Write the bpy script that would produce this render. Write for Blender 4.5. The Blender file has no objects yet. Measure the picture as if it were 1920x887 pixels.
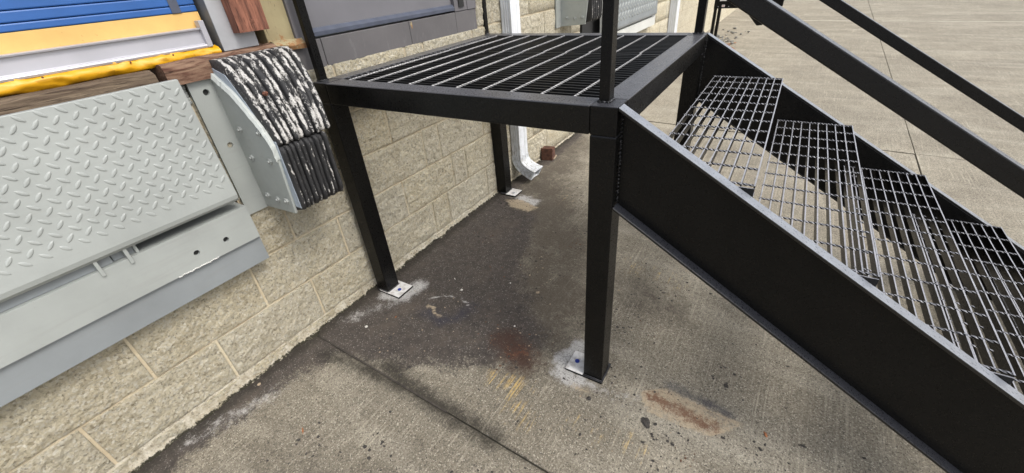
import bpy, bmesh, math, random
import numpy as np
from mathutils import Vector, Matrix, noise
random.seed(7)
rng0 = random.Random(11)
R = math.radians
S = bpy.context.scene
COL = S.collection

# ------------------------------------------------------------------ camera
F, TILT, PAN, ROLL = 784.3114, 1.002, 0.6204, -0.0895
cam_d = bpy.data.cameras.new('camera')
cam = bpy.data.objects.new('camera', cam_d)
COL.objects.link(cam)
cam_d.sensor_fit = 'HORIZONTAL'
cam_d.sensor_width = 36.0
cam_d.lens = F / 1920 * 36.0
cam_d.clip_start = 0.02
cam_d.clip_end = 600
cam.matrix_world = (Matrix.Translation((1.5948, -0.9993, 1.3464)) @ Matrix.Rotation(PAN, 4, 'Z')
                    @ Matrix.Rotation(TILT, 4, 'X') @ Matrix.Rotation(ROLL, 4, 'Z'))
S.camera = cam

# ------------------------------------------------------------------ light
w = bpy.data.worlds.new('World')
S.world = w
w.use_nodes = True
wn = w.node_tree
bg = wn.nodes['Background']
sky = wn.nodes.new('ShaderNodeTexSky')
sky.sky_type = 'NISHITA'
sky.sun_disc = False
SUN_EL, SUN_AZ = 52, 90      # degrees; azimuth from +Y towards +X
sky.sun_elevation = R(SUN_EL)
sky.sun_rotation = R(SUN_AZ)
sky.dust_density = 4.0
sky.air_density = 1.0
sky.ozone_density = 1.0
hs = wn.nodes.new('ShaderNodeHueSaturation')
hs.inputs['Saturation'].default_value = 0.38
wn.links.new(sky.outputs[0], hs.inputs['Color'])
wn.links.new(hs.outputs[0], bg.inputs['Color'])
bg.inputs['Strength'].default_value = 0.15
sd = bpy.data.lights.new('sun', 'SUN')
so = bpy.data.objects.new('sun', sd)
COL.objects.link(so)
sd.energy = 1.0
sd.angle = R(18)
sd.color = (1.0, 0.95, 0.88)
sv = Vector((math.sin(R(SUN_AZ)) * math.cos(R(SUN_EL)), math.cos(R(SUN_AZ)) * math.cos(R(SUN_EL)), math.sin(R(SUN_EL))))
so.rotation_euler = sv.to_track_quat('Z', 'Y').to_euler()
S.view_settings.view_transform = 'Standard'
S.view_settings.look = 'None'
S.view_settings.exposure = 0.72
S.view_settings.gamma = 1.0
S.render.engine = 'CYCLES'

# ------------------------------------------------------------------ constants measured from the photograph
YAW = 0.03
XR, GB, GC = 1.2346, -0.0192, 0.0165
H, YB, XL = 1.0384, 1.2055, 0.0416
ZD = 0.0662
CH = 0.2032
def G(x, y): return GB * (x - XR) + GC * y

# ------------------------------------------------------------------ material helpers
class NT:
    def __init__(s, name):
        s.m = bpy.data.materials.new(name)
        s.m.use_nodes = True
        s.t = s.m.node_tree
        s.b = s.t.nodes['Principled BSDF']
        s.geo = s.n('ShaderNodeNewGeometry')
        s.pos = s.geo.outputs['Position']
        s.bumps = []
    def n(s, t, **k):
        x = s.t.nodes.new(t)
        for a, v in k.items(): setattr(x, a, v)
        return x
    def put(s, sock, v):
        if isinstance(v, bpy.types.NodeSocket): s.t.links.new(v, sock)
        elif isinstance(v, (tuple, list)): sock.default_value = (*v, 1) if len(v) == 3 and sock.type == 'RGBA' else v
        else: sock.default_value = v
    def scale(s, v, co=None):
        x = s.n('ShaderNodeVectorMath', operation='MULTIPLY')
        s.put(x.inputs[0], co or s.pos); x.inputs[1].default_value = v
        return x.outputs[0]
    def noise(s, sc, det=4, rough=.55, co=None, dist=0, col=False):
        x = s.n('ShaderNodeTexNoise')
        s.put(x.inputs['Vector'], co or s.pos)
        x.inputs['Scale'].default_value = sc; x.inputs['Detail'].default_value = det
        x.inputs['Roughness'].default_value = rough; x.inputs['Distortion'].default_value = dist
        return x.outputs[1 if col else 0]
    def voro(s, sc, co=None, feat='F1', out='Distance', rnd=1):
        x = s.n('ShaderNodeTexVoronoi', feature=feat)
        s.put(x.inputs['Vector'], co or s.pos)
        x.inputs['Scale'].default_value = sc
        x.inputs['Randomness'].default_value = rnd
        return x.outputs[out]
    def ramp(s, f, a, b, lo=0., hi=1.):
        x = s.n('ShaderNodeMapRange')
        s.put(x.inputs[0], f); x.inputs[1].default_value = a; x.inputs[2].default_value = b
        x.inputs[3].default_value = lo; x.inputs[4].default_value = hi
        return x.outputs[0]
    def mix(s, f, a, b, bt='MIX'):
        x = s.n('ShaderNodeMix', data_type='RGBA', blend_type=bt)
        s.put(x.inputs[0], f); s.put(x.inputs[6], a); s.put(x.inputs[7], b)
        return x.outputs[2]
    def math(s, op, a, b=0.):
        x = s.n('ShaderNodeMath', operation=op)
        s.put(x.inputs[0], a); s.put(x.inputs[1], b)
        return x.outputs[0]
    def bump(s, h, st, dist):
        x = s.n('ShaderNodeBump')
        s.put(x.inputs['Height'], h); x.inputs['Strength'].default_value = st; x.inputs['Distance'].default_value = dist
        if s.bumps: s.t.links.new(s.bumps[-1], x.inputs['Normal'])
        s.bumps.append(x.outputs[0])
        s.t.links.new(x.outputs[0], s.b.inputs['Normal'])
    def out(s, col, rough=.6, metal=0, spec=.5):
        s.put(s.b.inputs['Base Color'], col); s.put(s.b.inputs['Roughness'], rough); s.put(s.b.inputs['Metallic'], metal)
        s.b.inputs['Specular IOR Level'].default_value = spec
        return s.m
    def attr(s, name, out='Fac'):
        x = s.n('ShaderNodeAttribute', attribute_name=name)
        return x.outputs[out]
    def obj_rand(s):
        return s.n('ShaderNodeObjectInfo').outputs['Random']

def m_black(name='black_paint', base=.0035, rough=.30, bs=.25, topc=(.060, .061, .068), spec=.2):
    t = NT(name)
    a = t.noise(9, 4); b = t.noise(160, 3)
    c = t.mix(t.ramp(a, .35, .7), (base,) * 3, (base * 1.7, base * 1.6, base * 1.5))
    dust = t.ramp(t.noise(700, 2), .66, .74)
    c = t.mix(t.math('MULTIPLY', dust, .16), c, (.12, .11, .10))
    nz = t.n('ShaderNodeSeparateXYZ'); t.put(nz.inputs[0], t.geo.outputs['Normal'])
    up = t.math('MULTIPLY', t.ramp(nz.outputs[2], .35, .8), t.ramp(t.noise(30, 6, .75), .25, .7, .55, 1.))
    c = t.mix(up, c, topc)          # sky sheen painted onto the upward faces, with a little dust
    r = t.ramp(b, .3, .7, rough - .07, rough + .1)
    t.bump(b, bs, .0006)
    t.bump(t.noise(14, 2), .10, .003)
    return t.out(c, r, 0, spec)
M = {}
M['black'] = m_black()
M['flange'] = m_black('flange_sky_sheen_paint', topc=(.30, .32, .355), spec=.6)  # top face coloured lighter for reflected sky, plus light dust
M['beam'] = m_black('beam_top_sheen', topc=(.105, .106, .115), spec=.25)  # beam tops carry a painted sky sheen
M['rail'] = m_black('rail_paint', topc=(.17, .18, .20), spec=.35)  # highlight along the rail tops is put into the colour
M['low_flange'] = m_black('lower_flange_paint', topc=(.035, .037, .045), spec=.5)  # sheen painted dimmer here, since the lower flange sits in shade
def m_rod(name, c1, c2, metal, rough):
    t = NT(name)
    c = t.mix(t.ramp(t.noise(60, 3), .35, .65), c1, c2)
    t.bump(t.noise(400, 2), .3, .0005)
    return t.out(c, rough, metal)
M['rod'] = m_rod('sky_sheen_rod', (.34, .34, .345), (.20, .20, .205), .5, .45)  # light grey stands in for sky reflected on black rods
M['tread'] = m_black('tread_paint', topc=(.40, .405, .435), spec=.4)  # bar tops painted bright as reflected sky, sides left black
M['bar'] = m_rod('bearing_bar_steel', (.006, .006, .006), (.012, .012, .012), .0, .4)
def m_weld():
    t = NT('weld_bead'); t.bump(t.noise(260, 3), .9, .003)
    return t.out(t.mix(t.ramp(t.noise(200), .5, .68), (.015,) * 3, (.12, .12, .13)), .28, .3)
M['weld'] = m_weld()
def m_primer():
    t = NT('white_primer')
    c = t.mix(t.ramp(t.noise(45, 5), .45, .68), (.72, .71, .69), (.42, .39, .36))
    return t.out(c, .7)
M['primer'] = m_primer()
def m_flat(name, col, rough=.5, metal=0, var=.15, sc=20, bs=.1, bsc=120):
    t = NT(name)
    c = t.mix(t.ramp(t.noise(sc, 5), .3, .7), tuple(x * (1 - var) for x in col), tuple(min(1, x * (1 + var)) for x in col))
    t.bump(t.noise(bsc, 3), bs, .001)
    return t.out(c, rough, metal)
M['blue_dot'] = m_flat('blue_sticker', (.01, .03, .25), .4)
def m_greypaint(name, col, peel=.0):
    t = NT(name)
    c = t.mix(t.ramp(t.noise(5, 5), .3, .72), tuple(x * .88 for x in col), tuple(x * 1.08 for x in col))
    d = t.ramp(t.noise(60, 5, .7), .64, .8)
    c = t.mix(t.math('MULTIPLY', d, .35), c, (.16, .15, .13))
    co = t.scale((6, 1.2, 14))
    c = t.mix(t.math('MULTIPLY', t.ramp(t.noise(3, 5, .6, co), .56, .78), .22), c, (.2, .19, .17))
    t.bump(t.noise(90, 4), .25, .0012)
    t.bump(t.noise(9, 3), .2, .006)
    return t.out(c, t.ramp(t.noise(30), .3, .7, .38, .55))
M['dock_grey'] = m_greypaint('pale_grey_green_enamel', (.315, .335, .322))
M['dock_grey_low'] = m_greypaint('blue_grey_enamel', (.225, .245, .255))
M['bracket'] = m_greypaint('bracket_enamel', (.37, .395, .375))
M['lip_paint'] = m_greypaint('thick_pale_grey_paint', (.46, .49, .47))
M['plate_white'] = m_greypaint('off_white_enamel', (.60, .61, .58))
def m_block():
    t = NT('split_face_block')
    rnd = t.obj_rand()
    off = t.n('ShaderNodeVectorMath', operation='ADD')
    t.put(off.inputs[0], t.pos); t.put(off.inputs[1], rnd)
    P = off.outputs[0]
    c = t.mix(t.ramp(t.noise(6, 6, .65), .32, .68), (.76, .69, .51), (.62, .54, .37))
    c = t.mix(t.ramp(rnd, 0, 1, 0, .45), c, (.62, .59, .50))
    cells = t.voro(150, P, out='Color')
    sep = t.n('ShaderNodeSeparateColor'); t.put(sep.inputs[0], cells)
    c = t.mix(t.ramp(sep.outputs[0], .55, .9, 0, .75), c, (.80, .765, .66))
    c = t.mix(t.ramp(sep.outputs[1], .76, .96, 0, .6), c, (.30, .25, .165))
    fine = t.noise(120, 6, .85, P)
    c = t.mix(t.ramp(fine, .52, .62, 0, .35), c, (.24, .20, .13))
    c = t.mix(t.ramp(fine, .44, .38, 0, .45), c, (.78, .74, .63))
    pits = t.ramp(t.noise(62, 6, .82, P), .57, .62)
    c = t.mix(t.math('MULTIPLY', pits, .6), c, (.12, .10, .07))
    c = t.mix(t.ramp(t.noise(11, 6, .78), .55, .7, 0, .4), c, (.42, .34, .20))
    t.bump(t.noise(44, 7, .78, P), 1.0, .022)
    t.bump(t.noise(150, 5, .75, P), 1., .007)
    return t.out(c, .94, 0, .15)
M['block'] = m_block()
def m_mortar():
    t = NT('tan_mortar')
    c = t.mix(t.ramp(t.noise(12, 6, .7), .35, .68), (.56, .50, .375), (.43, .35, .235))
    c = t.mix(t.math('MULTIPLY', t.ramp(t.noise(140, 3), .6, .7), .4), c, (.12, .1, .07))
    t.bump(t.noise(110, 5, .7), .6, .003)
    return t.out(c, .92, 0, .2)
M['mortar'] = m_mortar()
def m_fillet():
    t = NT('rough_mortar_fillet')
    c = t.mix(t.ramp(t.noise(24, 7, .78), .4, .6), (.55, .51, .42), (.33, .29, .21))
    c = t.mix(t.math('MULTIPLY', t.ramp(t.noise(90, 4), .56, .66), .6), c, (.09, .08, .06))
    c = t.mix(t.ramp(t.math('ADD', t.attr('low'), t.ramp(t.noise(45, 6, .8), .3, .7, -.5, .5)), .45, .7), c, (.035, .032, .022))
    t.bump(t.noise(70, 6, .7), 1, .008)
    return t.out(c, .93, 0, .2)
M['fillet'] = m_fillet()
def m_ground():
    t = NT('weathered_concrete')
    c = t.mix(t.ramp(t.noise(1.3, 6, .6), .34, .66), (.335, .302, .236), (.222, .20, .157))
    c = t.mix(t.ramp(t.noise(.9, 5, .6, t.scale((1, 1.5, 1)), .6), .50, .62, 0, .38), c, (.15, .135, .108))
    c = t.mix(t.math('MULTIPLY', t.attr('grime'), t.ramp(t.noise(3, 6, .7), .3, .7, .5, .9)), c, (.115, .10, .076))
    c = t.mix(t.ramp(t.noise(5.5, 7, .7), .44, .66, 0, .6), c, (.14, .12, .092))
    c = t.mix(t.ramp(t.noise(4.1, 7, .72, t.scale((1, 1, 1)), .5), .56, .7, 0, .45), c, (.47, .425, .33))
    # long smears left by tyres, across the yard
    co = t.scale((.35, 3.2, 1))
    c = t.mix(t.ramp(t.noise(1.6, 7, .62, co, .4), .46, .68, 0, .45), c, (.18, .165, .135))
    c = t.mix(t.ramp(t.noise(1.9, 6, .6, t.scale((.5, 2.2, 1)), .3), .50, .68, 0, .45), c, (.50, .465, .38))
    # exposed aggregate
    v = t.voro(300, out='Color'); sep = t.n('ShaderNodeSeparateColor'); t.put(sep.inputs[0], v)
    g1 = t.ramp(t.noise(170, 5, .85), .42, .62)
    c = t.mix(t.math('MULTIPLY', g1, .42), c, (.54, .49, .38))
    c = t.mix(t.math('MULTIPLY', t.ramp(t.noise(130, 5, .85), .48, .64), .55), c, (.085, .072, .056))
    c = t.mix(t.ramp(sep.outputs[0], .86, .98, 0, .55), c, (.62, .57, .47))
    c = t.mix(t.ramp(sep.outputs[1], .78, .95, 0, .65), c, (.055, .048, .04))
    c = t.mix(t.math('MULTIPLY', t.ramp(t.noise(48, 5, .8), .6, .66), .7), c, (.05, .042, .035))
    bc = t.scale((95, 3, 1), None)
    bn = t.noise(1.1, 4, .6, bc, .5)
    c = t.mix(t.math('MULTIPLY', t.math('MULTIPLY', t.ramp(bn, .53, .66), t.ramp(t.noise(6, 5, .7), .35, .65)), .40), c, (.58, .53, .42))
    def st(name, col, f=1., n1=None, sharp=None, amp=.45, lo=.42, hi=.62):
        nonlocal c
        m = t.attr(name)
        if n1:
            m = t.ramp(t.math('ADD', m, t.math('ADD', t.ramp(t.noise(n1, 8, .78), .25, .75, -amp, amp), t.ramp(t.noise(n1 * 9, 4, .8), .3, .7, -amp * .5, amp * .5))), lo, hi)
        if sharp: m = t.math('MULTIPLY', m, t.ramp(t.noise(sharp, 4, .7), .42, .56))
        c = t.mix(t.math('MULTIPLY', m, f), c, col)
    ybr = t.ramp(bn, .50, .60)
    m = t.math('MULTIPLY', t.ramp(t.math('ADD', t.attr('yellow'), t.ramp(t.noise(26, 6, .8), .3, .7, -.5, .5)), .4, .9), ybr)
    c = t.mix(t.math('MULTIPLY', m, .7), c, (.66, .44, .12))
    st('mid', (.072, .059, .046), .8, 7, None, .5, .2, 1.0)
    dk = t.mix(t.ramp(t.noise(34, 7, .75), .4, .66), (.046, .039, .036), (.085, .072, .063))
    dk = t.mix(t.ramp(sep.outputs[0], .92, .99, 0, .6), dk, (.36, .34, .30))
    dk = t.mix(t.ramp(t.noise(190, 4, .8), .55, .68, 0, .5), dk, (.15, .13, .115))
    dk = t.mix(t.ramp(t.noise(5, 6, .7), .52, .68, 0, .5), dk, (.12, .098, .078))
    st('dark', dk, .95, 11, None, .42, .36, .66)
    st('smear', (.028, .025, .020), .85, 16, None, .42, .15, 1.0)
    st('blue', (.030, .032, .050), .7, 14, None, .4, .3, 1.)
    st('rust', (.055, .027, .018), .85, 18, None, .45, .3, 1.)
    st('white', (.56, .55, .53), .9, 26, None, .5, .3, .8)
    c = t.mix(t.math('MULTIPLY', t.math('MULTIPLY', t.attr('white'), t.ramp(t.noise(170, 5, .8), .5, .56)), .7), c, (.12, .11, .10))
    st('tan', (.44, .36, .25), .85, 34, None, .5, .36, .75)
    c = t.mix(t.math('MULTIPLY', t.math('MULTIPLY', t.attr('tan'), t.ramp(t.noise(120, 5, .8), .5, .6)), .6), c, (.09, .07, .05))
    st('brown', (.13, .055, .03), .8, 45, None, .6, .40, .75)
    t.bump(t.noise(140, 6, .8), .9, .0045)
    t.bump(bn, .35, .002)
    t.bump(t.noise(28, 4), .4, .006)
    wet = t.attr('dark')
    return t.out(c, t.ramp(wet, 0, 1, .88, .68), 0, .25)
M['ground'] = m_ground()
M['joint'] = m_flat('dirt_in_joint', (.035, .03, .022), .95, 0, .4, 60, .6)
def m_asphalt():
    t = NT('grey_asphalt')
    c = t.mix(t.ramp(t.noise(90, 5, .7), .35, .7), (.20, .19, .19), (.30, .29, .28))
    t.bump(t.noise(150, 4), .7, .004)
    return t.out(c, .9)
M['asphalt'] = m_asphalt()
def m_rubber(name, white):
    t = NT(name)
    co = t.scale((30, 60, 20)); co2 = t.scale((150, 210, 105))
    base = t.mix(t.ramp(t.noise(1.5, 4), .3, .7), (.012, .012, .013), (.035, .035, .037))
    rd = t.ramp(t.attr('ridge'), .0, 1., -.17, .10)
    msk = t.ramp(t.math('ADD', rd, t.math('ADD', t.noise(1, 6, .7, co2, .6), t.ramp(t.noise(1, 3, .5, co), .3, .7, -.22, .22))), .58 - white, .64 - white)
    c = t.mix(msk, base, t.mix(t.ramp(t.noise(200, 4), .35, .6), (.34, .33, .31), (.60, .585, .56)))
    t.bump(msk, .7, .004)
    t.bump(t.noise(180, 5, .8), .8, .004)
    return t.out(c, .5, 0, .5)
M['rubber_white'] = m_rubber('rubber_with_worn_white_paint', .095)
M['rubber'] = m_rubber('black_rubber', -.085)
def m_wood(name, c1, c2, sc):
    t = NT(name)
    co = t.scale(sc)
    n = t.noise(1, 6, .65, co, 1.2)
    c = t.mix(t.ramp(n, .35, .66), c1, c2)
    c = t.mix(t.math('MULTIPLY', t.ramp(t.noise(2.6, 6, .7, co), .56, .66), .75), c, tuple(x * .25 for x in c2))
    t.bump(n, .8, .006)
    return t.out(c, .82, 0, .25)
M['timber'] = m_wood('weathered_brown_timber', (.19, .145, .10), (.055, .036, .026), (60, 5, 90))
M['timber_red'] = m_wood('reddish_timber', (.30, .13, .085), (.085, .038, .028), (60, 60, 7))
M['rust_timber'] = m_wood('rust_stained_timber', (.26, .17, .115), (.075, .03, .02), (50, 9, 60))
def m_khaki():
    t = NT('peeling_khaki_paint')
    c = t.mix(t.ramp(t.noise(9, 5), .3, .7), (.38, .33, .19), (.28, .23, .13))
    cr = t.ramp(t.noise(1, 6, .7, t.scale((60, 60, 9)), 1), .61, .65)
    c = t.mix(t.math('MULTIPLY', cr, .85), c, (.06, .045, .025))
    low = t.n('ShaderNodeSeparateXYZ'); t.put(low.inputs[0], t.pos)
    m = t.ramp(t.math('ADD', t.ramp(low.outputs[2], 1.17, 1.26, .38, -.1), t.noise(38, 6, .75)), .80, .88)
    c = t.mix(t.math('MULTIPLY', m, .8), c, (.28, .12, .04))
    t.bump(t.noise(40, 6, .7), .6, .005)
    return t.out(c, .8)
M['khaki'] = m_khaki()
def m_door(name, col):
    t = NT(name)
    c = t.mix(t.ramp(t.noise(4, 5), .3, .7), tuple(x * .85 for x in col), tuple(x * 1.1 for x in col))
    c = t.mix(t.math('MULTIPLY', t.ramp(t.noise(1, 6, .7, t.scale((20, 26, 8))), .58, .7), .45), c, (.22, .215, .22))
    c = t.mix(t.math('MULTIPLY', t.ramp(t.noise(60, 5, .75), .7, .74), .7), c, (.4, .37, .3))
    t.bump(t.noise(60, 4, .7), .4, .002)
    return t.out(c, .45)
M['door_grey'] = m_door('dark_grey_door_paint', (.14, .133, .142))
M['sill_grey'] = m_door('grey_painted_block', (.125, .119, .121))
M['door_panel'] = m_flat('grey_door_panel', (.16, .158, .172), .42, 0, .08, 6, .08)
M['edge_grey'] = m_flat('blue_grey_weather_strip', (.07, .08, .11), .35)
M['blue_door'] = m_flat('blue_door_panel', (.026, .105, .33), .38, 0, .15, 5, .06)
def m_vinyl(name, col, rough):
    t = NT(name)
    c = t.mix(t.ramp(t.noise(10, 5), .3, .75), col, tuple(x * .78 for x in col))
    c = t.mix(t.math('MULTIPLY', t.ramp(t.noise(70, 4), .68, .75), .5), c, (.16, .09, .03))
    t.bump(t.noise(25, 3), .15, .004)
    return t.out(c, rough)
M['vinyl'] = m_vinyl('yellow_vinyl', (.70, .36, .006), .42)
M['pale_yellow'] = m_vinyl('faded_yellow_sheet', (.72, .455, .15), .5)
M['alu'] = m_flat('brushed_aluminium', (.44, .44, .475), .38, .35, .06, 9, .05)
M['galv'] = m_flat('galvanised_plate', (.40, .41, .43), .5, .35, .1, 14, .1)
M['galv_dark'] = m_flat('grey_steel_return', (.20, .21, .215), .55, .2, .14, 10, .15)
def m_down():
    t = NT('white_downspout_enamel')
    c = t.mix(t.ramp(t.noise(8, 5), .35, .7), (.76, .79, .83), (.62, .64, .66))
    z = t.n('ShaderNodeSeparateXYZ'); t.put(z.inputs[0], t.pos)
    m = t.math('MULTIPLY', t.ramp(z.outputs[2], .5, .2), t.ramp(t.noise(1, 4, .6, t.scale((60, 60, 35))), .48, .64))
    c = t.mix(t.math('MULTIPLY', m, .5), c, (.20, .18, .11))
    return t.out(c, .4)
M['down'] = m_down()
M['pebble_white'] = m_flat('white_chip', (.68, .66, .6), .8, 0, .15, 80, .4)
M['pebble_dark'] = m_flat('dark_crumb', (.05, .045, .04), .95, 0, .5, 150, .8)
M['pebble_tan'] = m_flat('tan_chip', (.34, .27, .19), .9, 0, .3, 90, .5)
M['leaf'] = m_flat('dry_leaf', (.30, .12, .05), .8, 0, .35, 60, .2)
M['leaf_dark'] = m_flat('rotted_leaf', (.12, .065, .04), .9, 0, .45, 120, .4)
M['brick'] = m_flat('rusty_red_brick', (.095, .042, .027), .9, 0, .5, 40, .9, 60)
M['rubble'] = m_flat('grey_rubble', (.17, .165, .15), .9, 0, .45, 30, .6)
M['packed_dirt'] = m_flat('packed_dark_dirt', (.052, .045, .038), .95, 0, .4, 50, .6)
M['sealant'] = m_flat('pale_joint_sealant', (.60, .56, .45), .8, 0, .2, 12, .2)
M['dark'] = m_flat('pit_darkness', (.02, .02, .02), .9)
M['core'] = m_flat('concrete_core', (.22, .20, .16), .92, 0, .2, 20, .6)
M['sticker'] = m_flat('white_label', (.75, .74, .72), .5)
M['sticker_red'] = m_flat('red_print', (.4, .03, .03), .5)
M['rustspot'] = m_flat('rusty_bolt', (.13, .05, .03), .85, 0, .4, 90, .6)
M['skyblue'] = m_flat('pale_blue_steel_edge', (.36, .41, .47), .5, 0, .2, 40, .2)

# ------------------------------------------------------------------ mesh helpers
class MB:
    def __init__(s): s.v, s.f, s.sm = [], [], []
    def add(s, vs, fs, smooth=False, Mx=None):
        o = len(s.v)
        s.v += [tuple(Mx @ Vector(p)) if Mx else tuple(p) for p in vs]
        s.f += [tuple(i + o for i in f) for f in fs]
        s.sm += [smooth] * len(fs)
        return s
    def box(s, x0, x1, y0, y1, z0, z1, Mx=None):
        v = [(x, y, z) for z in (z0, z1) for y in (y0, y1) for x in (x0, x1)]
        return s.add(v, [(0, 2, 3, 1), (4, 5, 7, 6), (0, 1, 5, 4), (2, 6, 7, 3), (0, 4, 6, 2), (1, 3, 7, 5)], False, Mx)
    def prism(s, prof, axis, a, b, smooth=False, Mx=None):
        """prof: 2D outline in the two other axes (order x,y,z without axis)"""
        n = len(prof)
        def P(p, t):
            q = list(p); q.insert(axis, t); return tuple(q)
        v = [P(p, a) for p in prof] + [P(p, b) for p in prof]
        area = sum(prof[i][0] * prof[(i + 1) % n][1] - prof[(i + 1) % n][0] * prof[i][1] for i in range(n))
        flip = (area > 0) ^ (axis == 1)
        f = [tuple(range(n)), tuple(range(2 * n - 1, n - 1, -1))]
        f += [(i, i + n, (i + 1) % n + n, (i + 1) % n) for i in range(n)]
        if flip: f = [tuple(reversed(x)) for x in f]
        return s.add(v, f, smooth, Mx)
    def tube(s, pts, r, k=8, smooth=True, caps=True):
        rings = []
        pts = [Vector(p) for p in pts]
        up = Vector((0, 0, 1))
        for i, p in enumerate(pts):
            d = (pts[min(i + 1, len(pts) - 1)] - pts[max(i - 1, 0)]).normalized()
            u = d.cross(up)
            if u.length < 1e-3: u = d.cross(Vector((0, 1, 0)))
            u.normalize(); w_ = d.cross(u)
            rr = r[i] if isinstance(r, (list, tuple)) else r
            rings.append([p + u * math.cos(2 * math.pi * j / k) * rr + w_ * math.sin(2 * math.pi * j / k) * rr for j in range(k)])
        v = [q for g in rings for q in g]
        f = []
        for i in range(len(pts) - 1):
            for j in range(k):
                f.append((i * k + j, i * k + (j + 1) % k, (i + 1) * k + (j + 1) % k, (i + 1) * k + j))
        if caps: f += [tuple(reversed(range(k))), tuple(range((len(pts) - 1) * k, len(pts) * k))]
        return s.add(v, f, smooth)
    def twist(s, p0, p1, a, turns, n):
        """square bar twisted along its length"""
        p0, p1 = Vector(p0), Vector(p1)
        d = (p1 - p0).normalized(); u = Vector((0, 0, 1)); w_ = d.cross(u)
        v = []
        for i in range(n + 1):
            t = i / n; ang = t * turns * 2 * math.pi
            for j in range(4):
                q = ang + math.pi / 4 + j * math.pi / 2
                v.append(p0.lerp(p1, t) + (u * math.cos(q) + w_ * math.sin(q)) * a * .707)
        f = [(i * 4 + j, (i + 1) * 4 + j, (i + 1) * 4 + (j + 1) % 4, i * 4 + (j + 1) % 4) for i in range(n) for j in range(4)]
        f += [(0, 1, 2, 3), tuple(reversed(range(n * 4, n * 4 + 4)))]
        return s.add(v, f)
    def blob(s, c, r, seed, sq=(1, 1, 1), sub=1):
        bm = bmesh.new(); bmesh.ops.create_icosphere(bm, subdivisions=sub, radius=1)
        vs = []
        for v in bm.verts:
            k = .75 + .5 * noise.noise(v.co * 1.7 + Vector((seed * 3.1, seed, 0)))
            vs.append((c[0] + v.co.x * r * k * sq[0], c[1] + v.co.y * r * k * sq[1], c[2] + v.co.z * r * k * sq[2]))
        fs = [tuple(v.index for v in f.verts) for f in bm.faces]
        bm.free()
        return s.add(vs, fs)
    def mesh(s, name):
        me = bpy.data.meshes.new(name)
        me.from_pydata([tuple(map(float, p)) for p in s.v], [], s.f)
        me.polygons.foreach_set('use_smooth', s.sm)
        bm = bmesh.new(); bm.from_mesh(me)
        bmesh.ops.recalc_face_normals(bm, faces=bm.faces)
        bm.to_mesh(me); bm.free()
        me.update()
        return me
    def build(s, name, mat, parent=None, bevel=0, seg=2, kind=None):
        me = s.mesh(name); me.materials.append(M[mat] if isinstance(mat, str) else mat)
        o = bpy.data.objects.new(name, me)
        COL.objects.link(o)
        if parent: o.parent = parent
        if bevel:
            b = o.modifiers.new('edge', 'BEVEL'); b.width = bevel; b.segments = seg; b.limit_method = 'ANGLE'; b.angle_limit = R(40)
        if kind: o['kind'] = kind
        return o
def tag(o, label=None, cat=None, group=None, kind=None):
    for k, v in (('label', label), ('category', cat), ('group', group), ('kind', kind)):
        if v: o[k] = v
    return o
def empty(name, loc=(0, 0, 0), rz=0, **k):
    o = bpy.data.objects.new(name, None); o.empty_display_size = .1
    COL.objects.link(o); o.location = loc; o.rotation_euler = (0, 0, rz)
    return tag(o, **k)
def link_copy(o, name, parent, loc=(0, 0, 0)):
    c = o.copy(); COL.objects.link(c); c.parent = parent; c.location = loc; c.name = name
    return c
def setparent_keep(o, p, loc):      # o's mesh was built in world space while p sits at loc
    o.parent = p; o.location = (-loc[0], -loc[1], -loc[2])

# ================================================================== GROUND
def seg_d(X, Y, a, b):
    ax, ay = a; bx, by = b; dx, dy = bx - ax, by - ay
    t = np.clip(((X - ax) * dx + (Y - ay) * dy) / (dx * dx + dy * dy + 1e-9), 0, 1)
    return np.hypot(X - ax - t * dx, Y - ay - t * dy)
def cap(X, Y, pts, r, soft):
    d = np.min([seg_d(X, Y, pts[i], pts[i + 1]) for i in range(len(pts) - 1)], axis=0)
    return np.clip((r - d) / soft + .5, 0, 1)
def poly(X, Y, pts, soft):
    inside = np.zeros(X.shape, bool); n = len(pts); d = np.full(X.shape, 9.)
    for i in range(n):
        (x0, y0), (x1, y1) = pts[i], pts[(i + 1) % n]
        c = ((y0 > Y) != (y1 > Y)) & (X < (x1 - x0) * (Y - y0) / (y1 - y0 + 1e-12) + x0)
        inside ^= c
        d = np.minimum(d, seg_d(X, Y, (x0, y0), (x1, y1)))
    sd_ = np.where(inside, d, -d)
    return np.clip(sd_ / soft + .5, 0, 1)
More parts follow.
